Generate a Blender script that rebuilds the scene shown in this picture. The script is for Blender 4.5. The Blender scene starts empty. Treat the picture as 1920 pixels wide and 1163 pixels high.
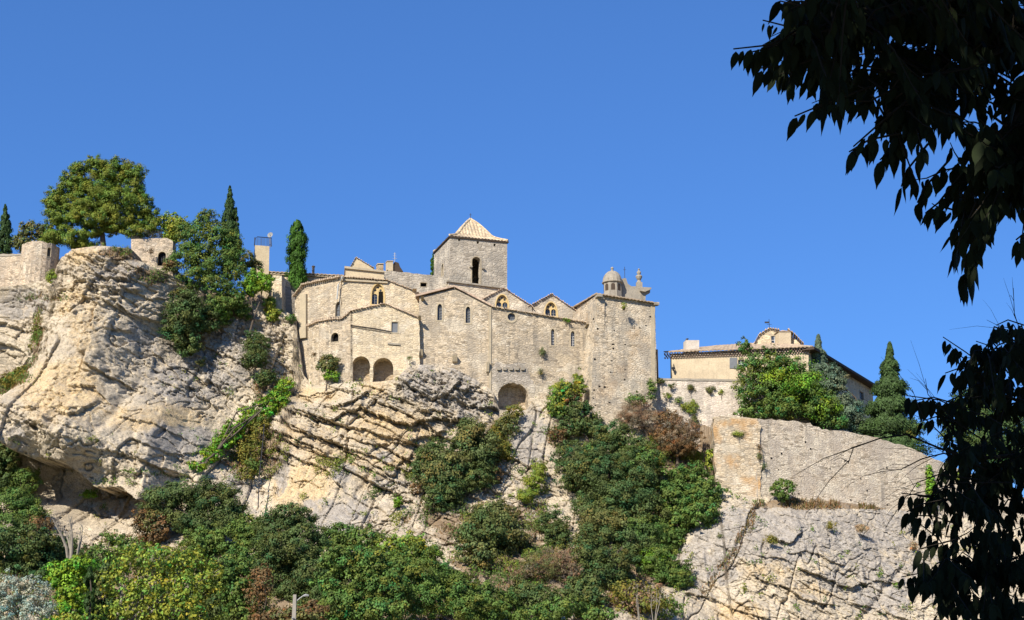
import bpy, math, random
import numpy as np
from mathutils import Vector, Matrix
from mathutils.geometry import tessellate_polygon

random.seed(7)
RNG = np.random.default_rng(7)
R = math.radians
SC = bpy.context.scene
COL = SC.collection

# ------------------------------------------------------------------ camera
F = 2550.0
PITCH = R(14.0)
CAM = Vector((0.0, 0.0, 1.7))
cd = bpy.data.cameras.new('camera')
cam = bpy.data.objects.new('camera', cd)
COL.objects.link(cam)
cd.sensor_width = 36.0
cd.lens = F / 1920.0 * 36.0
cd.clip_start = 0.1
cd.clip_end = 6000
cam.location = CAM
cam.rotation_euler = (R(90) + PITCH, 0, 0)
SC.camera = cam

# ------------------------------------------------------------------ light
SUN_EL, SUN_AZ = R(37), R(31)          # sun behind the viewer, AZ to the left
SDIR = Vector((-math.sin(SUN_AZ) * math.cos(SUN_EL), -math.cos(SUN_AZ) * math.cos(SUN_EL), math.sin(SUN_EL)))
sd = bpy.data.lights.new('sun', 'SUN')
sd.energy = 4.9
sd.angle = R(0.5)
sd.color = (1.0, 0.92, 0.81)
sun = bpy.data.objects.new('sun', sd)
COL.objects.link(sun)
sun.rotation_euler = SDIR.to_track_quat('Z', 'Y').to_euler()
sun.location = (-40, -40, 60)
W = bpy.data.worlds.new('World')
SC.world = W
W.use_nodes = True
wn = W.node_tree
wn.nodes.clear()
sky = wn.nodes.new('ShaderNodeTexSky')
sky.sky_type = 'NISHITA'
sky.sun_disc = False
sky.sun_elevation = SUN_EL
sky.sun_rotation = math.atan2(SDIR.x, SDIR.y)
sky.altitude = 0
sky.air_density = 1.0
sky.dust_density = 0.0
sky.ozone_density = 10.0
bg = wn.nodes.new('ShaderNodeBackground')
bg.inputs[1].default_value = 0.12
wo = wn.nodes.new('ShaderNodeOutputWorld')
gam = wn.nodes.new('ShaderNodeGamma')       # flatter, bluer clear sky, as the camera recorded it
gam.inputs[1].default_value = 0.65
tnt = wn.nodes.new('ShaderNodeVectorMath'); tnt.operation = 'MULTIPLY'
tnt.inputs[1].default_value = (0.535, 0.90, 1.45)
wn.links.new(sky.outputs[0], gam.inputs[0])
wn.links.new(gam.outputs[0], tnt.inputs[0])
wn.links.new(tnt.outputs[0], bg.inputs[0])
wn.links.new(bg.outputs[0], wo.inputs[0])
SC.view_settings.view_transform = 'Standard'
SC.view_settings.look = 'None'
SC.view_settings.exposure = 0.65
SC.view_settings.gamma = 1.0
SC.cycles.max_bounces = 5
SC.cycles.diffuse_bounces = 3
SC.cycles.transparent_max_bounces = 4

# ------------------------------------------------------------------ pixel <-> world
CP, SP = math.cos(PITCH), math.sin(PITCH)

def ray(px, py):
    u = (px - 960.0) / F
    v = (581.5 - py) / F
    return Vector((u, CP - v * SP, SP + v * CP))

def P(px, py, Y):
    d = ray(px, py)
    return CAM + d * (Y / d.y)

def Pn(px, py, Y):
    px, py, Y = np.broadcast_arrays(np.asarray(px, float), np.asarray(py, float), np.asarray(Y, float))
    u = (px - 960.0) / F
    v = (581.5 - py) / F
    dy = CP - v * SP
    k = Y / dy
    return np.stack([u * k, Y, 1.7 + (SP + v * CP) * k], -1)

def to_px(x, Y, z):
    zz = z - 1.7
    fwd = Y * CP + zz * SP
    up = -Y * SP + zz * CP
    return 960 + F * x / fwd, 581.5 - F * up / fwd

# ------------------------------------------------------------------ noise
def hash2(i, j, seed=0):
    i = np.asarray(i).astype(np.int64)
    j = np.asarray(j).astype(np.int64)
    h = (i * 374761393 + j * 668265263 + seed * 974634777) & 0xffffffff
    h = ((h ^ (h >> 13)) * 1274126177) & 0xffffffff
    h = ((h ^ (h >> 16)) * 2246822519) & 0xffffffff
    return ((h ^ (h >> 15)) & 0xffffff) / float(0xffffff)

def vnoise(x, y, seed=0):
    xi, yi = np.floor(x), np.floor(y)
    fx, fy = x - xi, y - yi
    fx = fx * fx * (3 - 2 * fx)
    fy = fy * fy * (3 - 2 * fy)
    a, b = hash2(xi, yi, seed), hash2(xi + 1, yi, seed)
    c, d = hash2(xi, yi + 1, seed), hash2(xi + 1, yi + 1, seed)
    return (a * (1 - fx) + b * fx) * (1 - fy) + (c * (1 - fx) + d * fx) * fy * 1.0

def fbm(x, y, oct=4, seed=0, rid=False):
    s, a, n = 0, 1.0, 0
    for k in range(oct):
        v = vnoise(x * 2 ** k + 17.3 * k, y * 2 ** k - 9.1 * k, seed + k) * 2 - 1
        if rid:
            v = 1 - 2 * np.abs(v)
        s = s + a * v
        n += a
        a *= 0.5
    return s / n

# ------------------------------------------------------------------ object helpers
def link(o):
    COL.objects.link(o)
    return o

def tag(o, label=None, cat=None, group=None, kind=None):
    if label: o['label'] = label
    if cat: o['category'] = cat
    if group: o['group'] = group
    if kind: o['kind'] = kind
    return o

def empty(name, loc, label, cat, group=None):
    o = bpy.data.objects.new(name, None)
    o.location = loc
    o.empty_display_size = 0.5
    link(o)
    return tag(o, label, cat, group)

def place(o, parent):
    """mesh made in world coordinates -> child of parent (all roots are unrotated)"""
    if parent is not None:
        base = Vector((0, 0, 0))
        p = parent
        while p is not None:
            base += p.location
            p = p.parent
        o.data.transform(Matrix.Translation(-base))
        o.parent = parent
    return o

def np_mesh(name, verts, faces, mat, parent=None, col=None, smooth=False, mask=None):
    """verts (N,3), faces (M,k) all same size"""
    me = bpy.data.meshes.new(name)
    verts = np.ascontiguousarray(verts, np.float32)
    faces = np.ascontiguousarray(faces, np.int32)
    m, k = faces.shape
    me.vertices.add(len(verts))
    me.vertices.foreach_set('co', verts.ravel())
    me.loops.add(m * k)
    me.loops.foreach_set('vertex_index', faces.ravel())
    me.polygons.add(m)
    me.polygons.foreach_set('loop_start', np.arange(0, m * k, k, dtype=np.int32))
    me.polygons.foreach_set('loop_total', np.full(m, k, np.int32))
    me.update(calc_edges=True)
    for nm, c in (('tint', col), ('mask', mask)):
        if c is not None:
            a = me.color_attributes.new(nm, 'FLOAT_COLOR', 'POINT')
            c4 = np.ones((len(verts), 4), np.float32)
            c4[:, :3] = c
            a.data.foreach_set('color', c4.ravel())
    if smooth:
        me.polygons.foreach_set('use_smooth', np.ones(m, bool))
    me.materials.append(mat)
    o = link(bpy.data.objects.new(name, me))
    return place(o, parent)

class MB:
    def __init__(s):
        s.v, s.f = [], []
    def add(s, vs, fs):
        b = len(s.v)
        s.v += [tuple(v) for v in vs]
        s.f += [tuple(i + b for i in f) for f in fs]
    def box8(s, p):      # p: 4 bottom, 4 top
        s.add(p, [(0, 3, 2, 1), (4, 5, 6, 7), (0, 1, 5, 4), (1, 2, 6, 5), (2, 3, 7, 6), (3, 0, 4, 7)])
    def box(s, c, ax, ay, hz):   # c centre, ax ay half vectors (xy), hz half height
        ax, ay, c = Vector(ax), Vector(ay), Vector(c)
        z = Vector((0, 0, hz))
        b = [c - ax - ay - z, c + ax - ay - z, c + ax + ay - z, c - ax + ay - z]
        s.box8(b + [q + 2 * z for q in b])
    def tube(s, pts, rad, n=6, cap=True):
        pts = [Vector(p) for p in pts]
        rings = []
        for i, p in enumerate(pts):
            d = (pts[min(i + 1, len(pts) - 1)] - pts[max(i - 1, 0)])
            if d.length < 1e-6: d = Vector((0, 0, 1))
            d.normalize()
            a = d.orthogonal().normalized()
            if abs(d.z) < 0.95:
                a = d.cross(Vector((0, 0, 1))).normalized()
            b = d.cross(a)
            r = rad[i] if isinstance(rad, (list, tuple)) else rad
            rings.append([p + (a * math.cos(2 * math.pi * k / n) + b * math.sin(2 * math.pi * k / n)) * r for k in range(n)])
        vs = [q for rg in rings for q in rg]
        fs = []
        for i in range(len(rings) - 1):
            for k in range(n):
                k2 = (k + 1) % n
                fs.append((i * n + k, i * n + k2, (i + 1) * n + k2, (i + 1) * n + k))
        if cap:
            fs.append(tuple(range(n - 1, -1, -1)))
            fs.append(tuple((len(rings) - 1) * n + k for k in range(n)))
        s.add(vs, fs)
    def lathe(s, c, prof, n=16, a0=0.0):   # prof (r,z) from bottom to top
        vs, fs = [], []
        for r, z in prof:
            for k in range(n):
                a = a0 + 2 * math.pi * k / n
                vs.append((c[0] + r * math.cos(a), c[1] + r * math.sin(a), c[2] + z))
        for i in range(len(prof) - 1):
            for k in range(n):
                k2 = (k + 1) % n
                fs.append((i * n + k, i * n + k2, (i + 1) * n + k2, (i + 1) * n + k))
        fs.append(tuple(range(n - 1, -1, -1)))
        fs.append(tuple((len(prof) - 1) * n + k for k in range(n)))
        s.add(vs, fs)
    def slab(s, pts, off):
        pts = [Vector(p) for p in pts]
        off = Vector(off)
        n = len(pts)
        s.add(pts + [p + off for p in pts],
              [tuple(range(n)), tuple(range(2 * n - 1, n - 1, -1))] + [(i, i + n, (i + 1) % n + n, (i + 1) % n) for i in range(n)])
    def build(s, name, mat, parent=None, smooth=False, fix=True):
        me = bpy.data.meshes.new(name)
        me.from_pydata(s.v, [], s.f)
        if fix:
            import bmesh
            bm = bmesh.new(); bm.from_mesh(me)
            bmesh.ops.recalc_face_normals(bm, faces=bm.faces)
            bm.to_mesh(me); bm.free()
        if smooth:
            me.polygons.foreach_set('use_smooth', [True] * len(me.polygons))
        me.materials.append(mat)
        return place(link(bpy.data.objects.new(name, me)), parent)

# ------------------------------------------------------------------ materials
class NT:
    def __init__(s, name, rough=0.9, spec=0.1):
        s.m = bpy.data.materials.new(name)
        s.m.use_nodes = True
        s.t = s.m.node_tree
        s.t.nodes.clear()
        s.out = s.n('OutputMaterial')
        s.b = s.n('BsdfPrincipled')
        s.b.inputs['Roughness'].default_value = rough
        s.b.inputs['Specular IOR Level'].default_value = spec
        s.l(s.b.outputs[0], s.out.inputs[0])
    def n(s, t, **k):
        nd = s.t.nodes.new('ShaderNode' + t)
        for a, v in k.items(): setattr(nd, a, v)
        return nd
    def l(s, a, b): s.t.links.new(a, b)
    def val(s, x, sock):
        if isinstance(x, (int, float)): sock.default_value = x
        elif isinstance(x, tuple): sock.default_value = x if len(x) != 3 or len(sock.default_value) == 3 else (*x, 1)
        else: s.l(x, sock)
    def math(s, op, a, b=0.0, c=None, clamp=False):
        nd = s.n('Math', operation=op, use_clamp=clamp)
        s.val(a, nd.inputs[0]); s.val(b, nd.inputs[1])
        if c is not None: s.val(c, nd.inputs[2])
        return nd.outputs[0]
    def mix(s, f, a, b, mode='MIX'):
        nd = s.n('Mix', data_type='RGBA', blend_type=mode)
        s.val(f, nd.inputs[0]); s.val(a, nd.inputs[6]); s.val(b, nd.inputs[7])
        return nd.outputs[2]
    def noise(s, vec, scale, detail=4, rough=0.6, dist=0.0):
        nd = s.n('TexNoise')
        if vec is not None: s.l(vec, nd.inputs['Vector'])
        nd.inputs['Scale'].default_value = scale
        nd.inputs['Detail'].default_value = detail
        nd.inputs['Roughness'].default_value = rough
        nd.inputs['Distortion'].default_value = dist
        return nd
    def ramp(s, f, lo, hi, a=0.0, b=1.0):
        nd = s.n('MapRange')
        nd.interpolation_type = 'SMOOTHSTEP'
        s.val(f, nd.inputs[0])
        for i, v in ((1, lo), (2, hi), (3, a), (4, b)): nd.inputs[i].default_value = v
        return nd.outputs[0]
    def pos(s): return s.n('NewGeometry').outputs['Position']
    def scalev(s, vec, sc):
        nd = s.n('VectorMath', operation='MULTIPLY')
        s.l(vec, nd.inputs[0]); nd.inputs[1].default_value = sc
        return nd.outputs[0]
    def wallvec(s):
        g = s.n('NewGeometry')
        sp = s.n('SeparateXYZ'); s.l(g.outputs['Position'], sp.inputs[0])
        sn = s.n('SeparateXYZ'); s.l(g.outputs['True Normal'], sn.inputs[0])
        u = s.math('SUBTRACT', s.math('MULTIPLY', sp.outputs[1], sn.outputs[0]), s.math('MULTIPLY', sp.outputs[0], sn.outputs[1]))
        c = s.n('CombineXYZ'); s.l(u, c.inputs[0]); s.l(sp.outputs[2], c.inputs[1])
        return c.outputs[0]
    def bump(s, h, strength, dist):
        nd = s.n('Bump')
        nd.inputs['Strength'].default_value = strength
        nd.inputs['Distance'].default_value = dist
        s.l(h, nd.inputs['Height'])
        s.l(nd.outputs[0], s.b.inputs['Normal'])

def masonry(name, c1, c2, grey, grey_amt=0.5, joint=0.6, sx=2.1, sz=5.4, ochre=0.0, contrast=1.0, bump=0.7):
    c1, c2, grey = (min(.76, c1[0] * 1.44), min(.7, c1[1] * 1.45), c1[2] * 1.52), (c2[0] * 1.30, c2[1] * 1.31, c2[2] * 1.36), tuple(x * 1.3 for x in grey)
    t = NT(name, 0.95, 0.05)
    wv = t.wallvec()
    wob = t.noise(wv, 0.9, 3)
    wsub = t.n('VectorMath', operation='SCALE'); t.l(wob.outputs['Color'], wsub.inputs[0]); wsub.inputs['Scale'].default_value = 0.35
    add = t.n('VectorMath', operation='ADD'); t.l(wv, add.inputs[0]); t.l(wsub.outputs[0], add.inputs[1])
    sv = t.scalev(add.outputs[0], (sx, sz, 1))
    v = t.n('TexVoronoi', voronoi_dimensions='2D', feature='F1'); t.l(sv, v.inputs['Vector']); v.inputs['Scale'].default_value = 1.0
    v.inputs['Randomness'].default_value = 1.0
    ve = t.n('TexVoronoi', voronoi_dimensions='2D', feature='DISTANCE_TO_EDGE'); t.l(sv, ve.inputs['Vector']); ve.inputs['Scale'].default_value = 1.0
    ve.inputs['Randomness'].default_value = 1.0
    sc = t.n('SeparateColor'); t.l(v.outputs['Color'], sc.inputs[0])
    col = t.mix(sc.outputs[0], c1, c2)
    # single odd stones, light and dark; the dark also stands for shaded pits
    lite = t.math('MULTIPLY', t.ramp(sc.outputs[1], 0.82, 0.95), 0.5 * contrast)
    col = t.mix(lite, col, (0.66, 0.60, 0.48))
    drk = t.math('MULTIPLY', t.ramp(sc.outputs[2], 0.82, 0.93), min(.85, 0.7 * contrast))
    col = t.mix(drk, col, (0.16, 0.13, 0.09))
    lum = t.noise(wv, 1.7, 3, .6)
    col = t.mix(t.ramp(lum.outputs['Fac'], .52, .66, 0, .5 * contrast), col, (0.27, 0.225, 0.16))
    pch = t.noise(t.scalev(wv, (.28, .42, 1)), 1.0, 5, .62)
    col = t.mix(t.ramp(pch.outputs['Fac'], .52, .60, 0, .6), col, (0.74, 0.655, 0.50))
    # plastered / eroded areas where joints fade
    big = t.noise(wv, 0.22, 5, 0.65)
    jf = t.math('MULTIPLY', t.ramp(ve.outputs['Distance'], 0.02, 0.16, 1.0, 0.0), t.ramp(big.outputs['Fac'], 0.35, 0.62, 0.25, 1.0))
    col = t.mix(t.math('MULTIPLY', jf, joint), col, (0.19, 0.155, 0.115))
    # weathering: streaks of grey lichen
    st = t.noise(t.scalev(wv, (0.8, 0.16, 1)), 1.0, 6, 0.7)
    st2 = t.noise(t.scalev(wv, (0.35, 0.5, 1)), 1.0, 5, 0.7)
    g = t.math('MULTIPLY', t.ramp(t.math('ADD', t.math('MULTIPLY', st.outputs['Fac'], 0.55), t.math('MULTIPLY', st2.outputs['Fac'], 0.45)), 0.45, 0.57), min(.9, grey_amt * 1.05))
    col = t.mix(g, col, grey)
    if ochre > 0:
        oc = t.noise(t.scalev(wv, (0.3, 0.3, 1)), 1.0, 4, 0.6)
        col = t.mix(t.math('MULTIPLY', t.ramp(oc.outputs['Fac'], 0.5, 0.66), ochre), col, (0.46, 0.27, 0.11))
    # damp dark runs below the eaves and irregular grime
    gm_ = t.noise(t.scalev(wv, (1.1, .10, 1)), 1.0, 4, .6)
    gn = t.noise(t.scalev(wv, (.16, .16, 1)), 1.0, 4, .6)
    col = t.mix(t.math('MULTIPLY', t.ramp(gm_.outputs['Fac'], .54, .68), t.math('MULTIPLY', t.ramp(gn.outputs['Fac'], .42, .58), .25 + .45 * grey_amt)), col, (0.17, 0.155, 0.13))
    fine = t.noise(wv, 7.0, 3, 0.7)
    col = t.mix(t.ramp(fine.outputs['Fac'], 0.3, 0.6, 0.35, 0.0), col, (0.2, 0.165, 0.115))
    t.l(col, t.b.inputs['Base Color'])
    h = t.math('ADD', t.math('MULTIPLY', t.ramp(ve.outputs['Distance'], 0.0, 0.2), 0.6), t.math('ADD', t.math('MULTIPLY', sc.outputs[1], 0.5), t.math('MULTIPLY', fine.outputs['Fac'], 0.8)))
    t.bump(h, bump, 0.07)
    return t.m

def plaster(name, c1, c2, dirt=(0.2, 0.17, 0.13), amt=0.5):
    t = NT(name, 0.95, 0.05)
    wv = t.wallvec()
    a = t.noise(wv, 0.7, 6, 0.7)
    b = t.noise(t.scalev(wv, (2.2, 0.35, 1)), 1.0, 5, 0.7)
    col = t.mix(t.ramp(a.outputs['Fac'], 0.35, 0.65), c1, c2)
    col = t.mix(t.math('MULTIPLY', t.ramp(b.outputs['Fac'], 0.52, 0.72), amt), col, dirt)
    c = t.noise(wv, 6.0, 4, 0.7)
    col = t.mix(t.ramp(c.outputs['Fac'], 0.3, 0.6, 0.3, 0.0), col, dirt)
    t.l(col, t.b.inputs['Base Color'])
    t.bump(c.outputs['Fac'], 0.5, 0.05)
    return t.m

def tiles(name, c1, c2, c3):
    t = NT(name, 0.9, 0.1)
    p = t.pos()
    v = t.n('TexVoronoi'); t.l(t.scalev(p, (3.5, 3.5, 4.0)), v.inputs['Vector']); v.inputs['Scale'].default_value = 1.0
    s = t.n('SeparateColor'); t.l(v.outputs['Color'], s.inputs[0])
    col = t.mix(s.outputs[0], c1, c2)
    col = t.mix(t.ramp(s.outputs[1], 0.6, 0.9, 0, 0.8), col, c3)
    n = t.noise(p, 1.1, 5, 0.7)
    col = t.mix(t.ramp(n.outputs['Fac'], 0.45, 0.7, 0, 0.6), col, (0.16, 0.14, 0.11))
    t.l(col, t.b.inputs['Base Color'])
    n2 = t.noise(p, 8, 3)
    t.bump(n2.outputs['Fac'], 0.4, 0.05)
    return t.m

def plain(name, c, rough=0.7, spec=0.3, metal=0.0, var=0.15, sc=4.0):
    t = NT(name, rough, spec)
    n = t.noise(t.pos(), sc, 3)
    d = tuple(x * (1 - var * 2) for x in c)
    t.l(t.mix(n.outputs['Fac'], d, tuple(min(1, x * (1 + var)) for x in c)), t.b.inputs['Base Color'])
    t.b.inputs['Metallic'].default_value = metal
    return t.m

def leafmat(name, c, trans=0.25, gloss=0.03):
    t = NT(name, 0.6, gloss * 5)
    at = t.n('Attribute', attribute_name='tint')
    col = t.mix(1.0, c, at.outputs['Color'], 'MULTIPLY')
    t.l(col, t.b.inputs['Base Color'])
    tr = t.n('BsdfTranslucent')
    t.l(t.mix(1.0, col, (1.1, 1.25, 0.5), 'MULTIPLY'), tr.inputs[0])
    ms = t.n('MixShader'); ms.inputs[0].default_value = trans
    t.l(t.b.outputs[0], ms.inputs[1]); t.l(tr.outputs[0], ms.inputs[2])
    t.l(ms.outputs[0], t.out.inputs[0])
    return t.m

M = {}
M['cath'] = masonry('pale_rubble_stone', (0.46, 0.375, 0.25), (0.36, 0.29, 0.19), (0.25, 0.215, 0.165), 0.65)
M['annex'] = masonry('plastered_stone', (0.54, 0.44, 0.28), (0.47, 0.375, 0.235), (0.27, 0.23, 0.17), 0.35, joint=0.35, contrast=0.6)
M['ctower'] = masonry('corner_tower_stone', (0.50, 0.41, 0.275), (0.41, 0.335, 0.225), (0.27, 0.24, 0.19), 0.75, ochre=0.25)
M['btower'] = masonry('bell_tower_ashlar', (0.36, 0.315, 0.235), (0.30, 0.26, 0.195), (0.20, 0.185, 0.155), 0.6, joint=0.3, sx=1.6, sz=3.4, contrast=0.5)
M['rampart'] = masonry('rampart_stone', (0.54, 0.455, 0.33), (0.40, 0.33, 0.235), (0.33, 0.285, 0.23), 0.7, sx=2.2, sz=7.0, joint=.4, contrast=1.1, ochre=.12)
M['bastion'] = masonry('bastion_stone', (0.47, 0.38, 0.25), (0.38, 0.30, 0.19), (0.25, 0.22, 0.17), 0.4, ochre=0.85)
M['terrace'] = masonry('terrace_wall_stone', (0.50, 0.43, 0.335), (0.43, 0.37, 0.29), (0.24, 0.215, 0.18), 0.55, joint=0.3, contrast=0.5)
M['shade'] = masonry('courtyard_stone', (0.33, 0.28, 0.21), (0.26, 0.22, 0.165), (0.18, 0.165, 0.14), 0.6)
M['ruin'] = masonry('ruin_stone', (0.50, 0.40, 0.27), (0.40, 0.32, 0.22), (0.27, 0.23, 0.18), 0.55, ochre=0.15)
M['plaster'] = plaster('cream_plaster', (0.58, 0.48, 0.31), (0.50, 0.405, 0.26), amt=0.25)
M['whiteplaster'] = plaster('white_plaster', (0.62, 0.56, 0.48), (0.52, 0.46, 0.38), amt=0.4)
M['house'] = plaster('house_plaster', (0.58, 0.48, 0.32), (0.48, 0.39, 0.26), amt=0.3)
M['stone'] = plaster('dressed_stone', (0.48, 0.40, 0.27), (0.38, 0.32, 0.22), amt=0.5)
M['greystone'] = plaster('grey_carved_stone', (0.36, 0.32, 0.25), (0.27, 0.24, 0.19), dirt=(0.13, 0.115, 0.09), amt=0.7)
M['cement'] = plaster('grey_cement_patch', (0.30, 0.275, 0.23), (0.24, 0.22, 0.185), amt=0.6)
M['tile'] = tiles('weathered_clay_tiles', (0.44, 0.33, 0.22), (0.34, 0.26, 0.18), (0.55, 0.44, 0.3))
M['tilepale'] = tiles('pale_clay_tiles', (0.56, 0.44, 0.28), (0.42, 0.32, 0.20), (0.66, 0.56, 0.39))
M['tilered'] = tiles('pinkish_clay_tiles', (0.50, 0.37, 0.27), (0.40, 0.29, 0.21), (0.56, 0.44, 0.32))
M['glass'] = plain('dark_window_glass', (0.035, 0.045, 0.06), 0.15, 0.6, var=0.3)
M['greyglass'] = plain('grey_leaded_glass', (0.13, 0.14, 0.15), 0.4, 0.5, var=0.3)
M['dark'] = plain('interior_shade', (0.012, 0.011, 0.01), 0.9, 0.05)  # near-black fill painting the shade inside openings and holes
M['frame'] = plain('grey_window_frame', (0.16, 0.16, 0.155), 0.6, 0.2)
M['whiteframe'] = plain('white_window_frame', (0.6, 0.6, 0.58), 0.6, 0.2)
M['shutter'] = plain('grey_blue_shutter', (0.16, 0.17, 0.18), 0.7, 0.2)
M['iron'] = plain('dark_iron', (0.03, 0.03, 0.033), 0.6, 0.3)
M['zinc'] = plain('zinc_pipe', (0.42, 0.43, 0.40), 0.5, 0.4)
M['wood'] = plain('dark_eave_wood', (0.075, 0.055, 0.04), 0.8, 0.1)
M['bark'] = plain('bark', (0.13, 0.105, 0.08), 0.9, 0.05, var=0.35)
M['palebark'] = plain('pale_dead_wood', (0.27, 0.24, 0.19), 0.9, 0.05, var=0.25)
M['concrete'] = plain('concrete_pole', (0.30, 0.275, 0.23), 0.9, 0.1)
M['lamp'] = plain('lamp_head_metal', (0.26, 0.26, 0.245), 0.5, 0.3)

LEAF = {
 'oak': (0.078, 0.110, 0.032), 'mid': (0.098, 0.155, 0.032), 'bright': (0.14, 0.25, 0.022), 'lime': (0.20, 0.25, 0.035),
 'olive': (0.13, 0.14, 0.045), 'rust': (0.17, 0.105, 0.045), 'silver': (0.33, 0.36, 0.28), 'pine': (0.155, 0.205, 0.032),
 'cypress': (0.055, 0.13, 0.016), 'dcypress': (0.042, 0.08, 0.022), 'blue': (0.115, 0.16, 0.10), 'twig': (0.22, 0.15, 0.09), 'yellow': (0.17, 0.16, 0.03),
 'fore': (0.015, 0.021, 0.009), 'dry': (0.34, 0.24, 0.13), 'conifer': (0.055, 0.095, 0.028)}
LM = {k: leafmat('foliage_' + k, v, 0.05 if k == 'fore' else 0.15, 0.012 if k == 'fore' else 0.03) for k, v in LEAF.items()}

# ------------------------------------------------------------------ cliff
CTRL = [  # px, py, Y  : large form of the rock
 (-250, 560, 152), (-250, 800, 148), (-250, 1000, 140), (-250, 1163, 126),
 (0, 535, 149.5), (50, 600, 150), (0, 660, 149), (60, 700, 149), (0, 770, 146), (0, 860, 143), (0, 980, 133), (0, 1163, 120),
 (115, 490, 147), (190, 470, 146.5), (250, 470, 148), (120, 560, 145.5), (180, 560, 144), (260, 560, 147), (320, 560, 150.5),
 (100, 640, 143.5), (160, 660, 142), (240, 660, 145.5), (330, 660, 150), (440, 620, 152.5),
 (70, 740, 142.5), (150, 760, 140.5), (210, 750, 143), (280, 770, 143.8), (370, 760, 147.8), (450, 700, 151),
 (60, 830, 140.5), (150, 850, 139.3), (250, 860, 141), (340, 850, 143), (150, 940, 143.4), (230, 970, 142.0), (110, 900, 146), (180, 922, 146), (240, 945, 144.4), (330, 920, 140.5),
 (200, 1060, 131), (330, 1060, 131), (200, 1163, 120), (400, 1163, 119),
 (540, 600, 153.6), (545, 680, 152.4), (520, 640, 152.8), (480, 780, 149.5), (440, 850, 147), (400, 920, 142), (480, 920, 144), (470, 1000, 137.5),
 (500, 800, 146.5), (530, 740, 148), (575, 722, 151), (555, 735, 151.5), (620, 730, 148.2), (700, 720, 147.8), (780, 700, 147.8), (860, 710, 148.2), (920, 740, 148.5),
 (520, 880, 143.8), (600, 850, 143.8), (700, 850, 144), (780, 840, 145.5), (860, 800, 147), (600, 950, 141), (700, 940, 141.5), (780, 930, 142.5),
 (600, 1040, 134), (720, 1040, 134), (600, 1163, 119), (800, 1163, 119),
 (960, 780, 149.5), (1000, 820, 147), (930, 900, 144), (1000, 920, 143.5), (900, 1000, 137.5), (1000, 1000, 138), (950, 1080, 130), (1000, 1163, 121),
 (1060, 790, 148.5), (1110, 815, 148), (1180, 805, 148), (1235, 795, 148.5), (1300, 840, 147.5), (1330, 870, 147.5),
 (1100, 900, 145), (1200, 900, 144.5), (1270, 900, 146), (1150, 1000, 139), (1230, 1000, 141), (1250, 1080, 136), (1150, 1100, 131), (1150, 1163, 124), (1260, 1163, 128),
 (1345, 930, 140.6), (1430, 940, 140.3), (1520, 945, 141.3), (1700, 965, 145), (1920, 990, 149), (2150, 1000, 152),
 (1320, 980, 138.6), (1300, 1030, 137.2), (1400, 1020, 136.4), (1550, 1030, 138), (1700, 1050, 141), (1900, 1060, 144),
 (1300, 1100, 134.5), (1340, 1163, 131.5), (1450, 1100, 133.8), (1600, 1163, 134.8), (1800, 1163, 138), (2150, 1163, 142)]
cp = np.array([[*P(a, b, c)] for a, b, c in CTRL])
def _phi(r): return np.sqrt(r * r + 9.0)
_A = _phi(np.hypot(cp[:, None, 0] - cp[None, :, 0], cp[:, None, 2] - cp[None, :, 2])) - np.eye(len(cp)) * 0.15
_m = cp[:, 1].mean()
_w = np.linalg.solve(_A, cp[:, 1] - _m)
def macroY(x, z):
    x = np.asarray(x, float); z = np.asarray(z, float)
    s = np.full(x.shape, _m)
    for i in range(len(cp)):
        s = s + _w[i] * _phi(np.hypot(x - cp[i, 0], z - cp[i, 2]))
    return s

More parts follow.
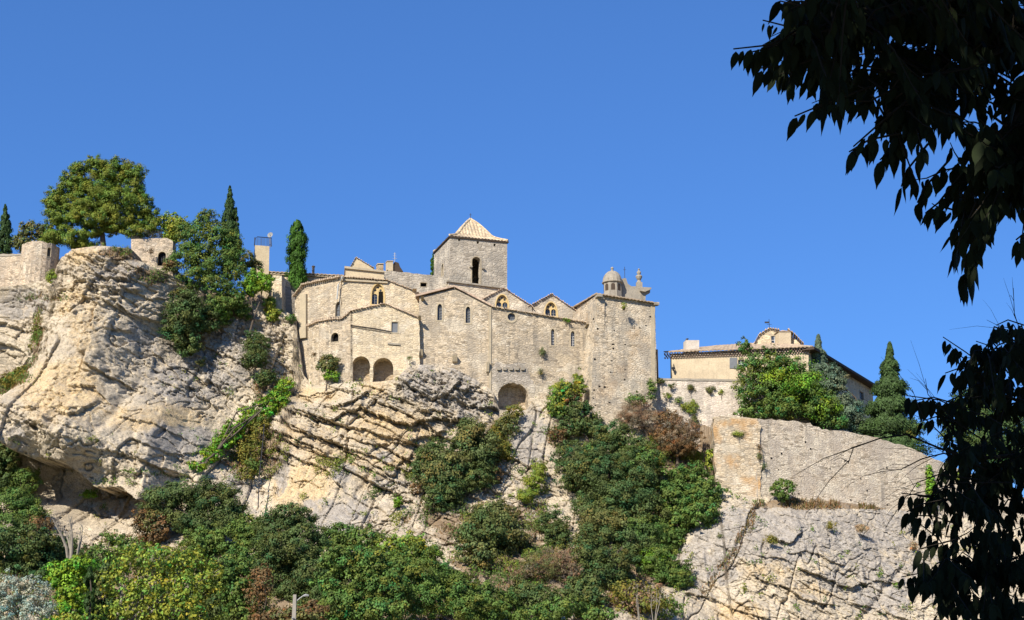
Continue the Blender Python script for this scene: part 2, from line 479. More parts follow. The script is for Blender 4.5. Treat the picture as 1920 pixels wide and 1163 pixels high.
# ledges: the rock above the line juts out by A metres, fading over w metres upward
LEDGES = [
 ([(20, 800), (45, 852), (100, 872), (150, 880), (185, 905), (210, 925), (250, 925), (285, 945)], 6.5, 8, 2.0),
 ([(-20, 600), (30, 612), (75, 625)], .8, 2, .6), ([(-20, 640), (30, 650), (60, 672)], 1.0, 2, .6), ([(0, 760), (40, 790), (60, 800), (110, 812)], .7, 2, .5),
 ([(130, 469), (176, 488), (204, 494), (241, 486)], .8, 2, .6), ([(113, 474), (159, 497), (199, 525), (244, 528), (272, 503)], .9, 2, .6),
 ([(120, 510), (160, 530), (200, 552), (262, 548)], .7, 1.5, .5), ([(227, 576), (248, 591), (296, 605)], 1.0, 2, .5), ([(205, 618), (248, 625)], .7, 1.2, .4),
 ([(230, 540), (290, 566), (325, 560)], .6, 1.5, .5),
 ([(172, 690), (215, 712), (254, 732)], .8, 2, .5), ([(148, 784), (165, 782), (190, 768)], 1.0, 3, .6), ([(150, 730), (195, 735), (215, 760)], .7, 3, .8),
 ([(206, 852), (250, 858), (292, 876), (344, 890)], .8, 1.5, .5), ([(270, 830), (320, 856), (370, 850)], .6, 1.5, .5),
 ([(300, 715), (345, 735), (378, 725)], .5, 1.2, .4), ([(290, 660), (330, 700), (370, 742), (400, 760)], .6, 1.2, .4), ([(240, 790), (300, 800), (380, 840)], .5, 2, .5),
 ([(622, 760), (645, 762), (664, 754), (680, 748), (690, 738)], 1.1, 1.6, .5), ([(732, 705), (760, 716), (785, 732), (809, 751), (842, 740), (859, 721)], 1.0, 2.0, .6),
 ([(680, 765), (702, 776), (721, 783), (745, 792), (771, 801), (787, 790), (818, 787), (859, 790)], 1.7, 2.2, .8),
 ([(578, 779), (597, 786), (617, 793), (641, 776), (677, 767)], 1.1, 1.5, .5), ([(650, 801), (688, 806), (735, 820), (774, 831), (790, 820), (830, 812)], .9, 1.6, .5),
 ([(639, 815), (699, 834), (724, 829), (768, 831)], .8, 1.3, .4), ([(565, 806), (598, 823), (636, 831)], .9, 1.3, .5),
 ([(636, 834), (697, 853), (735, 872), (768, 885), (778, 874)], .9, 1.5, .5), ([(512, 840), (551, 856), (598, 872), (617, 886), (639, 914)], .9, 1.4, .5),
 ([(666, 867), (705, 885), (760, 908)], .8, 1.2, .4), ([(697, 905), (735, 922), (752, 930)], .7, 1.2, .4), ([(534, 765), (555, 772), (576, 779)], .8, 1.2, .4),
 ([(529, 784), (551, 804), (580, 814)], .8, 1.1, .4), ([(507, 809), (551, 820), (598, 842), (611, 848)], .9, 1.2, .4), ([(560, 830), (600, 850), (636, 862)], .6, 1, .4),
 ([(790, 770), (830, 775), (880, 800)], .7, 1.2, .5), ([(545, 735), (580, 742), (625, 732)], .6, 1.2, .4), ([(850, 745), (880, 760), (930, 770)], .9, 1.5, .5),
 ([(950, 856), (965, 865), (992, 878)], .9, 2.5, .5), ([(1440, 1006), (1475, 1020), (1499, 1003)], .8, 2, .4), ([(1482, 1037), (1510, 1035), (1548, 1048), (1580, 1062)], .5, 1.5, .4),
 ([(1503, 1068), (1555, 1089), (1596, 1103), (1620, 1093)], .9, 2.2, .4), ([(1412, 1079), (1458, 1096), (1489, 1113), (1516, 1124), (1560, 1135)], .8, 1.5, .4),
 ([(1305, 1008), (1322, 1016)], .5, 1, .3), ([(1342, 1022), (1375, 1040), (1400, 1060), (1415, 1085)], .5, 1.2, .4), ([(1315, 1045), (1320, 1065)], .5, 1, .3),
 ([(1330, 1115), (1370, 1140), (1400, 1150), (1440, 1163)], .7, 1.2, .4), ([(1270, 1020), (1278, 1060), (1285, 1110), (1330, 1122)], .8, 1.5, .8), ([(1640, 1090), (1690, 1092)], .6, 1.5, .4),
 ([(1600, 1130), (1660, 1150), (1720, 1170)], .6, 1.2, .4), ([(500, 850), (508, 880)], .5, 1, .4)]
FISS = [([(1426, 944), (1412, 962), (1404, 990), (1388, 1008), (1372, 1046), (1344, 1072), (1334, 1098), (1319, 1113)], .18, .2), ([(1600, 1180), (1650, 1120), (1690, 1070)], .5, .3),
        ([(672, 765), (655, 800), (634, 840), (606, 862)], .35, .25), ([(700, 880), (665, 930)], .35, .25), ([(255, 735), (225, 780), (200, 800)], .8, .8)]

def _rockpx(px, py, it=14):
    Y = 145.0
    for _ in range(it):
        p = P(px, py, Y)
        Y = 0.5 * Y + 0.5 * float(macroY(p.x, p.z))
    return Y

def seg_field(x, z, poly):
    """closest distance, and signed height over the polyline (vertical)"""
    best = np.full(x.shape, 1e9); dz = np.zeros(x.shape)
    for (ax, az), (bx, bz) in zip(poly[:-1], poly[1:]):
        ux, uz = bx - ax, bz - az
        L2 = ux * ux + uz * uz + 1e-9
        t = np.clip(((x - ax) * ux + (z - az) * uz) / L2, 0, 1)
        d = np.hypot(x - ax - t * ux, z - az - t * uz)
        s = np.where(ux * (z - az) - uz * (x - ax) > 0, 1.0, -1.0) * (1 if ux >= 0 else -1)
        m = d < best
        best = np.where(m, d, best); dz = np.where(m, s, dz)
    return best, dz

def blobmask(px, py, lst, soft=1.0):
    m = np.zeros(px.shape)
    for (cx, cy, rx, ry, v) in lst:
        m = np.maximum(m, v * np.exp(-(((px - cx) / rx) ** 2 + ((py - cy) / ry) ** 2) ** 1.5 * soft))
    return m

TOPLINE = [(-300, 560, 152), (-120, 545, 150), (0, 535, 149), (60, 528, 148.4), (100, 522, 147.6), (114, 482, 147), (135, 468, 146.6), (190, 461, 146.5), (240, 462, 147), (256, 490, 148.5),
 (325, 516, 150), (400, 555, 151.5), (470, 560, 152.5), (530, 580, 153.4), (553, 594, 153.4), (559, 640, 152.9), (566, 700, 151.6), (580, 718, 150.6), (602, 722, 149.3), (652, 714, 147.4), (700, 716, 147.4), (742, 712, 147.4), (766, 684, 147.6),
 (800, 682, 147.8), (850, 690, 148.2), (900, 715, 148.5), (925, 735, 148.6), (936, 768, 148.8), (988, 768, 149), (1000, 745, 149), (1030, 745, 149.2), (1060, 792, 148.6), (1110, 815, 148),
 (1180, 805, 148), (1235, 790, 148.4), (1300, 838, 147.6), (1318, 850, 147.6), (1341, 918, 141), (1425, 926, 140.6), (1480, 930, 141), (1600, 944, 143), (1700, 958, 145), (1920, 985, 149), (2150, 1005, 153)]
tl = np.array([[*P(a, b, c)] for a, b, c in TOPLINE])
ordr = np.argsort(tl[:, 0]); tl = tl[ordr]

def cliff():
    x = np.concatenate([np.linspace(tl[0, 0], -57, 40, endpoint=False), np.linspace(-57, 57, 1320), np.linspace(57.2, tl[-1, 0], 40)])
    ztop = np.interp(x, tl[:, 0], tl[:, 2])
    NR = 470
    t = np.linspace(0, 1, NR) ** 0.9
    X = np.repeat(x[None], NR, 0)
    Z = -1.5 + t[:, None] * (ztop[None] + 1.5)
    Ym = macroY(X, Z)
    px, py = to_px(X, Ym, Z)
    # region weights
    strat = blobmask(px, py, [(670, 830, 190, 130, 1.0), (250, 530, 90, 80, .6), (60, 620, 60, 60, .5), (290, 870, 110, 26, .6), (1420, 1130, 200, 50, .5), (400, 690, 110, 70, .5), (900, 960, 160, 120, .35), (90, 800, 60, 25, .4), (200, 960, 120, 60, .5), (1560, 1120, 200, 50, .3)])
    rough = blobmask(px, py, [(150, 540, 110, 90, .8), (200, 700, 90, 60, .6), (90, 800, 80, 40, .8), (380, 720, 60, 60, .5), (850, 740, 120, 60, 1.0), (500, 640, 80, 80, .6), (1550, 1000, 250, 60, .35), (960, 1050, 200, 120, .9), (400, 640, 80, 80, .4)])
    sm = blobmask(px, py, [(580, 920, 90, 60, .85), (150, 650, 60, 70, .85), (130, 720, 60, 50, .8), (200, 730, 60, 40, .6), (290, 775, 100, 34, .9), (340, 830, 60, 25, .6), (1500, 990, 260, 55, .8), (1000, 830, 40, 60, .6), (300, 800, 60, 30, .5), (40, 580, 40, 25, .8), (720, 800, 60, 20, .5)])
    strat = strat * (1 - .8 * blobmask(px, py, [(835, 722, 75, 38, 1), (560, 925, 70, 45, 1)]))
    rough = np.maximum(rough, blobmask(px, py, [(835, 722, 80, 40, 1)]))
    strat = np.clip(strat + .08, 0, 1) * (1 - .75 * sm)
    D = np.zeros(X.shape)
    WX = X + 1.3 * fbm(X / 14, Z / 14, 2, 5); WZ = Z + 1.5 * fbm(X / 16, Z / 12, 2, 11)
    d = R(27)
    a = WX * math.cos(d) - WZ * math.sin(d)
    s = WX * math.sin(d) + WZ * math.cos(d)
    for lev, (tmin, tmax, lmin, lmax, amp, gro, gw) in enumerate([(1.1, 2.7, 2.2, 6.0, .95, .30, .07), (0.30, 0.8, .8, 3.0, .42, .22, .055), (0.14, 0.3, .35, 1.1, .17, .12, .05)]):
        rg = np.random.default_rng(31 + lev)
        b = np.cumsum(rg.uniform(tmin, tmax, 1100)) - 120
        jag = (.22, .10, .05)[lev]
        s_ = s + jag * (hash2(np.floor(a / (lmin * .7)), lev, 77) - .5) * 2 + jag * .6 * fbm(a / .8, s / .8, 2, 66 + lev)
        idx = np.clip(np.searchsorted(b, s_) - 1, 0, len(b) - 3)
        lo, hi = b[idx], b[idx + 1]
        L = lmin + (lmax - lmin) * hash2(idx, 0, 3 + lev)
        aj = a / L + 9 * hash2(idx, 1, 4 + lev) + (.10 + .1 * lev) * fbm(X / 1.2, Z / 1.2, 2, 21 + lev) + .35 * (s_ - lo) / (hi - lo) * (hash2(idx, 2, 8) - .5)
        j = np.floor(aj)
        fj = (aj - j)
        fs = np.minimum(s_ - lo, hi - s_)
        fr = (s_ - lo) / (hi - lo)
        off = hash2(idx, j, 7 + lev) - .5
        ka = (hash2(idx, j, 27 + lev) - .5) * 2
        wgt = (strat, np.clip(strat * .32 + rough * .42 + .05, 0, 1), np.clip(.15 + .6 * rough, 0, 1))[lev]
        wgt = wgt * (1 - .8 * sm)
        # every bed juts over the one beneath; blocks are split by joints and tilt a little
        D += wgt * amp * (off + 1.0 * (.35 - fr) * (.4 + hash2(idx, j, 37 + lev)) + .35 * ka * (fj - .5))
        fjm = np.minimum(fj, 1 - fj) * L
        deep = .4 + 1.0 * hash2(idx, j, 47 + lev)
        D -= np.clip(wgt + .12, 0, 1) * gro * deep * (np.exp(-(fs / gw) ** 2) + .6 * np.exp(-(fjm / gw) ** 2))
    # angular facets rather than soft lumps
    def facets(x, z, seed, k=3):
        best = np.full(x.shape, 1e9); val = np.zeros(x.shape)
        xi, zi = np.floor(x), np.floor(z)
        for dx in (-1, 0, 1):
            for dz in (-1, 0, 1):
                cx, cz = xi + dx, zi + dz
                qx, qz = cx + hash2(cx, cz, seed), cz + hash2(cx, cz, seed + 1)
                dd = (x - qx) ** 2 + (z - qz) ** 2
                v = (hash2(cx, cz, seed + 2) - .5) + (x - qx) * (hash2(cx, cz, seed + 3) - .5) * 1.4 + (z - qz) * (hash2(cx, cz, seed + 4) - .5) * 1.4
                m = dd < best
                best = np.where(m, dd, best); val = np.where(m, v, val)
        return val
    fx = X + .3 * fbm(X / 1.0, Z / 1.0, 2, 141); fz = Z + .3 * fbm(X / 1.1, Z / .9, 2, 142)
    D += 1.0 * fbm(X / 6.5, Z / 6.5, 2, 41) * (1 - .6 * sm)
    D += (.35 + .6 * rough) * .85 * facets((fx + .5 * fz) / 1.9, fz / 1.5, 301) * (1 - .75 * sm)
    D += (.3 + .7 * rough) * .46 * facets((fx + .6 * fz) / .62, fz / .45, 331) * (1 - .6 * sm)
    D += (.25 + .75 * rough) * .16 * fbm(X / .7 + .6 * Z, Z / .4, 3, 51, True) * (1 - .6 * sm)
    D += (.15 + .85 * rough) * .75 * fbm(X / 2.2 + .35 * Z, Z / 3.4, 4, 461) * (1 - .5 * sm)
    D += rough * .35 * fbm(X / .7, Z / .9, 3, 471) * (1 - .5 * sm)
    # upright joints that break the face into columns
    vj = np.abs(fbm((X - .25 * Z) / 4.2, Z / 13, 3, 451))
    D -= .55 * np.exp(-(vj / .012) ** 2) * (1 - .3 * sm)
    D += .5 * (np.where(fbm((X - .25 * Z) / 4.2, Z / 13, 3, 451) > 0, 1, 0) - .5) * np.where(px < 560, 1, .3)
    crk = np.abs(fbm(X / 3.5 + .4 * Z / 3.5, Z / 2.2, 4, 401))
    D -= .6 * np.exp(-(crk / .014) ** 2) * (1 - .4 * sm) * np.where(px > 1290, .3, 1)
    crk2 = np.abs(fbm(X / 5 - .5 * Z / 5, Z / 6, 4, 431))
    D -= .5 * np.exp(-(crk2 / .007) ** 2) * np.where(px > 1290, .4, 1)
    D += .07 * fbm(X / .3, Z / .25, 2, 61)
    # hand-placed ledges and fissures
    for poly, A, w, fade in LEDGES:
        pts = [(P(q, r, _rockpx(q, r))) for q, r in poly]
        pl = [(p.x, p.z) for p in pts]
        x0, x1 = min(p[0] for p in pl) - w * 1.5, max(p[0] for p in pl) + w * 1.5
        c = np.where((x > x0) & (x < x1))[0]
        if len(c) == 0: continue
        xs, zs = X[:, c], Z[:, c]
        bk = .22 * (hash2(np.floor((xs + .4 * zs) / .9), 0, 73) - .5) + .12 * (hash2(np.floor((xs + .4 * zs) / .35), 0, 74) - .5)
        jx = xs + .18 * fbm(xs / .9, zs / .9, 2, 71); jz = zs + 1.2 * bk + .12 * fbm(xs / .8 + 50, zs / .8, 2, 72)
        dist, sg = seg_field(jx, jz, pl)
        ends = np.clip(np.minimum((xs - min(p[0] for p in pl)) / fade + 1, (max(p[0] for p in pl) - xs) / fade + 1), 0, 1)
        A = A * (1 if A > 2 else .8)
        up = np.where(sg > 0, A * np.exp(-dist / w * 1.3), -A * .22 * np.exp(-dist / .4))
        D[:, c] += up * ends
    for poly, A, w in FISS:
        pl = [(p.x, p.z) for p in (P(q, r, _rockpx(q, r)) for q, r in poly)]
        dist, sg = seg_field(X + .3 * fbm(X, Z, 2, 81), Z, pl)
        D -= A * np.exp(-(dist / w) ** 2)
    # settle the rim so that walls stand on it
    rim = np.clip((ztop[None] - Z) / 1.6, 0, 1)
    D *= (.35 + .65 * rim)
    Y = Ym - D
    # masks: ochre, grey, soil
    n1 = fbm(X / 3, Z / 3, 5, 91); n2 = fbm(X / 1.6, Z / 1.1, 4, 97)
    och = blobmask(px, py, [(150, 600, 60, 90, .55), (130, 740, 90, 80, .85), (300, 790, 110, 35, .75), (640, 830, 140, 90, .55), (720, 810, 90, 40, .9), (740, 860, 60, 30, .8), (570, 910, 70, 60, .9), (600, 740, 60, 20, .7), (150, 480, 60, 20, .6), (700, 720, 40, 30, .6), (1440, 1060, 60, 40, .5), (1380, 1150, 60, 25, .6), (250, 540, 60, 60, .35), (1540, 1110, 80, 20, .5), (210, 940, 60, 40, .6)])
    gre = blobmask(px, py, [(40, 570, 60, 35, 1.0), (360, 700, 120, 80, .85), (270, 620, 40, 60, .6), (350, 830, 80, 35, 1.0), (230, 520, 60, 40, .6), (430, 630, 80, 70, .8), (820, 720, 100, 45, .95), (880, 760, 70, 40, .8), (526, 890, 18, 50, .9), (640, 975, 90, 45, .9), (640, 880, 30, 22, .9), (725, 855, 25, 14, .9), (990, 820, 45, 80, .9), (1500, 1000, 280, 70, 1.0), (1330, 1040, 80, 80, .9), (1650, 1080, 160, 80, .8), (230, 960, 70, 40, .5), (730, 910, 40, 15, .7), (60, 850, 30, 60, .6), (920, 960, 200, 90, .6), (220, 850, 40, 20, .6), (1000, 1080, 150, 70, .6), (450, 920, 60, 60, .6), (230, 500, 60, 30, .5)])
    soil = blobmask(px, py, [(240, 478, 60, 16, 1.0), (290, 520, 40, 22, .8), (30, 720, 50, 30, 1.0), (470, 840, 60, 70, .8), (75, 640, 12, 60, .9), (45, 700, 34, 18, 1.0), (510, 740, 40, 50, .7), (900, 980, 170, 60, .7), (1000, 1070, 190, 80, .8), (1260, 850, 110, 60, .8), (1200, 950, 100, 120, .7), (1120, 1100, 150, 80, .8), (930, 830, 40, 50, .7), (230, 1100, 400, 90, .9), (650, 1120, 400, 80, .9), (1060, 820, 50, 30, .7), (1560, 946, 180, 11, 1.0), (80, 560, 60, 14, .5), (700, 990, 60, 30, .6), (1360, 1060, 10, 40, .4)])
    low = np.clip((1.0 - Z) / 3, 0, 1)
    mask = np.stack([np.clip(och + .35 * n1, 0, 1), np.clip(gre * 1.05 + .5 * n2 - .05, 0, 1), np.clip(np.maximum(soil + .45 * n2 * (soil > .1), low), 0, 1)], -1).reshape(-1, 3)
    V = [np.stack([X, Y, Z], -1)]
    # the ledge on top, the ground behind the walls and the plateau
    yt, zt = Y[-1], ztop
    back = []
    zp = np.interp(x, PLX, PLZ)
    zp = np.maximum(zp, zt + .1)
    for dy, zz in ((1.2, zt + .05), (5.8, zt + .15), (6.8, zp), (12, zp + .2), (60, zp + .5), (400, zp - 60)):
        back.append(np.stack([x, yt + dy + .2 * hash2(np.arange(len(x)), 0, 5), zz + .12 * hash2(np.arange(len(x)), int(dy), 6)], -1)[None])
    V = np.concatenate(V + back, 0)
    nr, nc = V.shape[0], V.shape[1]
    g = np.arange(nr * nc).reshape(nr, nc)
    faces = np.stack([g[:-1, :-1], g[:-1, 1:], g[1:, 1:], g[1:, :-1]], -1).reshape(-1, 4)
    mk = np.concatenate([mask, np.tile([[.1, .3, .7]], (len(back) * nc, 1))], 0)
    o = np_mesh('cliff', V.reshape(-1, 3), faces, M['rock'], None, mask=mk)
    tag(o, 'pale limestone cliff with tilted rock beds under the old buildings', 'cliff', kind='structure')
    return x, Z, Y, mask.reshape(NR, -1, 3)

def rockmat():
    t = NT('limestone', 0.95, 0.05)
    p = t.pos()
    at = t.n('Attribute', attribute_name='mask')
    s = t.n('SeparateColor'); t.l(at.outputs['Color'], s.inputs[0])
    n1 = t.noise(p, .35, 6, .65, .4); n2 = t.noise(p, 1.6, 6, .7); n3 = t.noise(t.scalev(p, (1.2, 1.2, .25)), 1.0, 6, .7)
    n4 = t.noise(p, 6.0, 4, .75)
    cream = t.mix(t.ramp(n1.outputs['Fac'], .35, .65), (0.63, 0.54, 0.39), (0.48, 0.405, 0.29))
    och = t.mix(t.ramp(n2.outputs['Fac'], .4, .62), (0.66, 0.505, 0.28), (0.56, 0.405, 0.21))
    col = t.mix(t.ramp(t.math('ADD', s.outputs[0], t.math('MULTIPLY', t.math('SUBTRACT', n2.outputs['Fac'], .5), .8)), .25, .75, 0, .9), cream, och)
    gr = t.mix(t.ramp(n2.outputs['Fac'], .35, .65), (0.27, 0.252, 0.225), (0.47, 0.43, 0.37))
    gf = t.ramp(t.math('ADD', s.outputs[1], t.math('MULTIPLY', t.math('SUBTRACT', n3.outputs['Fac'], .5), 1.6)), .38, .72, 0, .9)
    col = t.mix(gf, col, gr)
    so = t.mix(n2.outputs['Fac'], (0.19, 0.125, 0.07), (0.30, 0.22, 0.13))
    sf = t.ramp(t.math('ADD', s.outputs[2], t.math('MULTIPLY', t.math('SUBTRACT', n2.outputs['Fac'], .5), 1.0)), .4, .7)
    col = t.mix(sf, col, so)
    col = t.mix(t.ramp(n4.outputs['Fac'], .38, .5, .65, 0), col, (0.15, 0.125, 0.095))
    n5 = t.noise(p, .9, 7, .78)
    col = t.mix(t.ramp(n5.outputs['Fac'], .54, .66, 0, .55), col, (0.27, 0.245, 0.21))
    col = t.mix(t.ramp(n4.outputs['Fac'], .58, .72, 0, .35), col, (0.66, 0.58, 0.45))
    t.l(col, t.b.inputs['Base Color'])
    # crack shade put into the colour: thin broken dark lines along and across the tilted beds
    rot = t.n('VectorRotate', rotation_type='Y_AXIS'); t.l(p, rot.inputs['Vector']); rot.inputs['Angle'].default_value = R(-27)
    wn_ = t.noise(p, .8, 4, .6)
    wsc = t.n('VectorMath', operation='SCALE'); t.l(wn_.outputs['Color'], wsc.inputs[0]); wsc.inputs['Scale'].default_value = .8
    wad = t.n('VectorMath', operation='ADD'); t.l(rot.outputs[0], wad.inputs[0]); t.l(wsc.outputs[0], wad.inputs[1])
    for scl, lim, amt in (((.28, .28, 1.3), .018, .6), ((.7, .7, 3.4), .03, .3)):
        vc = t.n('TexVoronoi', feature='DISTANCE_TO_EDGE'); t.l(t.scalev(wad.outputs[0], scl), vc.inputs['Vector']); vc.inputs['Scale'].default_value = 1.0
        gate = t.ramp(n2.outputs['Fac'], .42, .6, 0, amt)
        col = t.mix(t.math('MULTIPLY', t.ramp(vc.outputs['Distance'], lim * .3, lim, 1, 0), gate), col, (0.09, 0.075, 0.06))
    # block to block change of tone
    vb = t.n('TexVoronoi'); t.l(t.scalev(wad.outputs[0], (.5, .5, 1.3)), vb.inputs['Vector']); vb.inputs['Scale'].default_value = 1.0
    vs_ = t.n('SeparateColor'); t.l(vb.outputs['Color'], vs_.inputs[0])
    col = t.mix(t.math('MULTIPLY', vs_.outputs[0], .28), col, (0.36, 0.30, 0.225))
    stn = t.noise(t.scalev(p, (.9, .9, .12)), 1.0, 5, .7)
    col = t.mix(t.ramp(stn.outputs['Fac'], .56, .72, 0, .42), col, (0.25, 0.225, 0.195))
    t.l(col, t.b.inputs['Base Color'])
    pl_ = t.noise(t.scalev(p, (1.6, 1.6, 5.0)), 1.2, 5, .75, .6)
    t.bump(t.math('ADD', n4.outputs['Fac'], t.math('ADD', t.math('MULTIPLY', n2.outputs['Fac'], .5), t.math('MULTIPLY', pl_.outputs['Fac'], 1.2))), .9, .10)
    return t.m
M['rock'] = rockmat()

# plateau height behind the rim
PLAT = [(-300, 500, 155), (0, 485, 153), (100, 470, 152), (130, 458, 150), (245, 458, 150), (330, 500, 153), (400, 530, 155), (500, 540, 156), (553, 590, 157), (600, 700, 153), (740, 680, 152), (925, 700, 152), (1100, 780, 152),
        (1228, 760, 153), (1240, 722, 154), (1262, 722, 154), (1288, 805, 154), (1345, 800, 147), (1430, 795, 145), (1520, 803, 146), (1600, 818, 149), (1700, 848, 150), (1780, 885, 152), (1920, 930, 155), (2150, 950, 155)]
pp = np.array([[*P(a, b, c)] for a, b, c in PLAT])
pp = pp[np.argsort(pp[:, 0])]
PLX, PLZ = pp[:, 0], pp[:, 2]
RX, RZ, RY, RMASK = cliff()

def rock_at(px, py):
    return P(px, py, _rockpx(px, py))

def groundZ(x, Y):
    if Y < 108: return 0.0
    zs = np.linspace(0, 40, 161)
    ys = macroY(np.full(zs.shape, x), zs)
    k = np.where(ys >= Y)[0]
    return float(zs[k[0]]) if len(k) else 20.0

# ground: one sheet to the horizon, meeting the foot of the slope
t = NT('dry_ground', .95, .05)
n = t.noise(t.pos(), .3, 6)
t.l(t.mix(n.outputs['Fac'], (0.12, 0.12, 0.05), (0.25, 0.2, 0.12)), t.b.inputs['Base Color'])
gm = MB()
gm.add([(-2500, -2500, 0), (2500, -2500, 0), (2500, 3500, 0), (-2500, 3500, 0)], [(0, 1, 2, 3)])
tag(gm.build('ground', t.m, fix=False), kind='structure')
# flanks of the hill outside the frame
hm = MB()
for sx in (-1, 1):
    x0 = float(tl[0, 0] if sx < 0 else tl[-1, 0])
    rows = []
    for i in range(14):
        xx = x0 + sx * i * 14
        zt = (30 if sx < 0 else 18) * math.exp(-(i / 9.0) ** 2)
        rows.append([(xx, 116 - i, -1), (xx, 130, zt * .4), (xx, 150, zt), (xx, 200, zt + 3 * math.exp(-i / 4)), (xx, 420, -2)])
    vs = [p for r in rows for p in r]
    hm.add(vs, [(i * 5 + j, (i + 1) * 5 + j, (i + 1) * 5 + j + 1, i * 5 + j + 1) for i in range(13) for j in range(4)])
tag(hm.build('hill', t.m, fix=False, smooth=True), kind='structure')

# ------------------------------------------------------------------ walls
class Pl:
    """vertical wall plane through (pxA at depth YA) and (pxB at depth YB), both read at image row py0"""
    def __init__(s, a, Ya, b, Yb, py0=600):
        A, B = P(a, py0, Ya), P(b, py0, Yb)
        s.A = Vector((A.x, A.y, 0))
        s.t = Vector((B.x - A.x, B.y - A.y, 0)).normalized()
        s.n = Vector((s.t.y, -s.t.x, 0))         # toward the viewer when A is left of B
        s.L = (Vector((B.x, B.y, 0)) - s.A).length
    def uz(s, px, py):
        d = ray(px, py)
        k = (s.A - CAM).dot(s.n) / d.dot(s.n)
        p = CAM + d * k
        return ((p - s.A).dot(s.t), p.z)
    def w(s, u, z, off=0.0):
        return s.A + s.t * u + s.n * off + Vector((0, 0, z))
    def pt(s, px, py, off=0.0):
        return s.w(*s.uz(px, py), off)

def arch_poly(u0, z0, u1, z1, kind='round', n=10):
    w = u1 - u0; c = (u0 + u1) / 2
    if kind == 'rect':
        return [(u0, z0), (u1, z0), (u1, z1), (u0, z1)]
    pts = [(u0, z0), (u1, z0)]
    if kind == 'round':
        r = w / 2
        zr = z1 - r
        for i in range(n + 1):
            a = math.pi * i / n
            pts.append((c + r * math.cos(a), zr + r * math.sin(a)))
    elif kind == 'seg':
        h = min(w * .42, (z1 - z0) * .6)
        for i in range(n + 1):
            q = math.pi * i / n
            pts.append((c + w / 2 * math.cos(q), z1 - h + h * math.sin(q)))
    elif kind == 'point':
        h = w * .9
        for i in range(n + 1):
            f = i / n
            if f <= .5: g = f * 2; pts.append((u1 - (w / 2) * (1 - math.cos(g * math.pi / 2)) , z1 - h + h * math.sin(g * math.pi / 2)))
            else: g = (1 - f) * 2; pts.append((u0 + (w / 2) * (1 - math.cos(g * math.pi / 2)), z1 - h + h * math.sin(g * math.pi / 2)))
    elif kind == 'oculus':
        r = w / 2; zc = (z0 + z1) / 2
        return [(c + r * math.cos(2 * math.pi * i / 20), zc + r * math.sin(2 * math.pi * i / 20)) for i in range(20)]
    return pts

def prism(mb, pl, outline, holes, o0, o1):
    """2D (u,z) outline with holes, extruded from offset o0 (front) to o1 (back)"""
    loops = [outline] + holes
    tri = tessellate_polygon([[Vector((u, z, 0)) for u, z in lp] for lp in loops])
    flat = [q for lp in loops for q in lp]
    n = len(flat)
    vs = [pl.w(u, z, o0) for u, z in flat] + [pl.w(u, z, o1) for u, z in flat]
    fs = [tuple(f) for f in tri] + [tuple(i + n for i in reversed(f)) for f in tri]
    b = 0
    for lp in loops:
        m = len(lp)
        for i in range(m):
            j = (i + 1) % m
            fs.append((b + i, b + i + n, b + j + n, b + j))
        b += m
    mb.add(vs, fs)

def roughen(out, amp, step=.45, seed=0):
    rg = random.Random(seed)
    res = []
    m = len(out)
    for i in range(m):
        a, b = Vector(out[i]), Vector(out[(i + 1) % m])
        L = (b - a).length
        k = max(1, int(L / step))
        nrm = Vector((-(b - a).y, (b - a).x)).normalized() if L > 0 else Vector((0, 0))
        for q in range(k):
            p = a + (b - a) * (q / k)
            if q: p = p + nrm * rg.uniform(-amp, amp)
            res.append((p.x, p.y))
    return res

def wall(parent, name, pl, outline_px, mat, holes=(), th=1.0, off=0.0, rough=.06, label=None):
    out = roughen([pl.uz(*q) for q in outline_px], rough, seed=len(outline_px) + int(outline_px[0][0]))
    mb = MB()
    prism(mb, pl, out, [list(h) for h in holes], off, off - th)
    o = mb.build(name, mat, parent)
    if label: o['label'] = label
    return o

def hole(pl, x0, y0, x1, y1, kind='round'):
    cx, cy = (x0 + x1) / 2, (y0 + y1) / 2
    u0, u1 = pl.uz(x0, cy)[0], pl.uz(x1, cy)[0]
    z1, z0 = pl.uz(cx, y0)[1], pl.uz(cx, y1)[1]
    return (u0, z0, u1, z1, kind)
def hp(h): return arch_poly(*h)

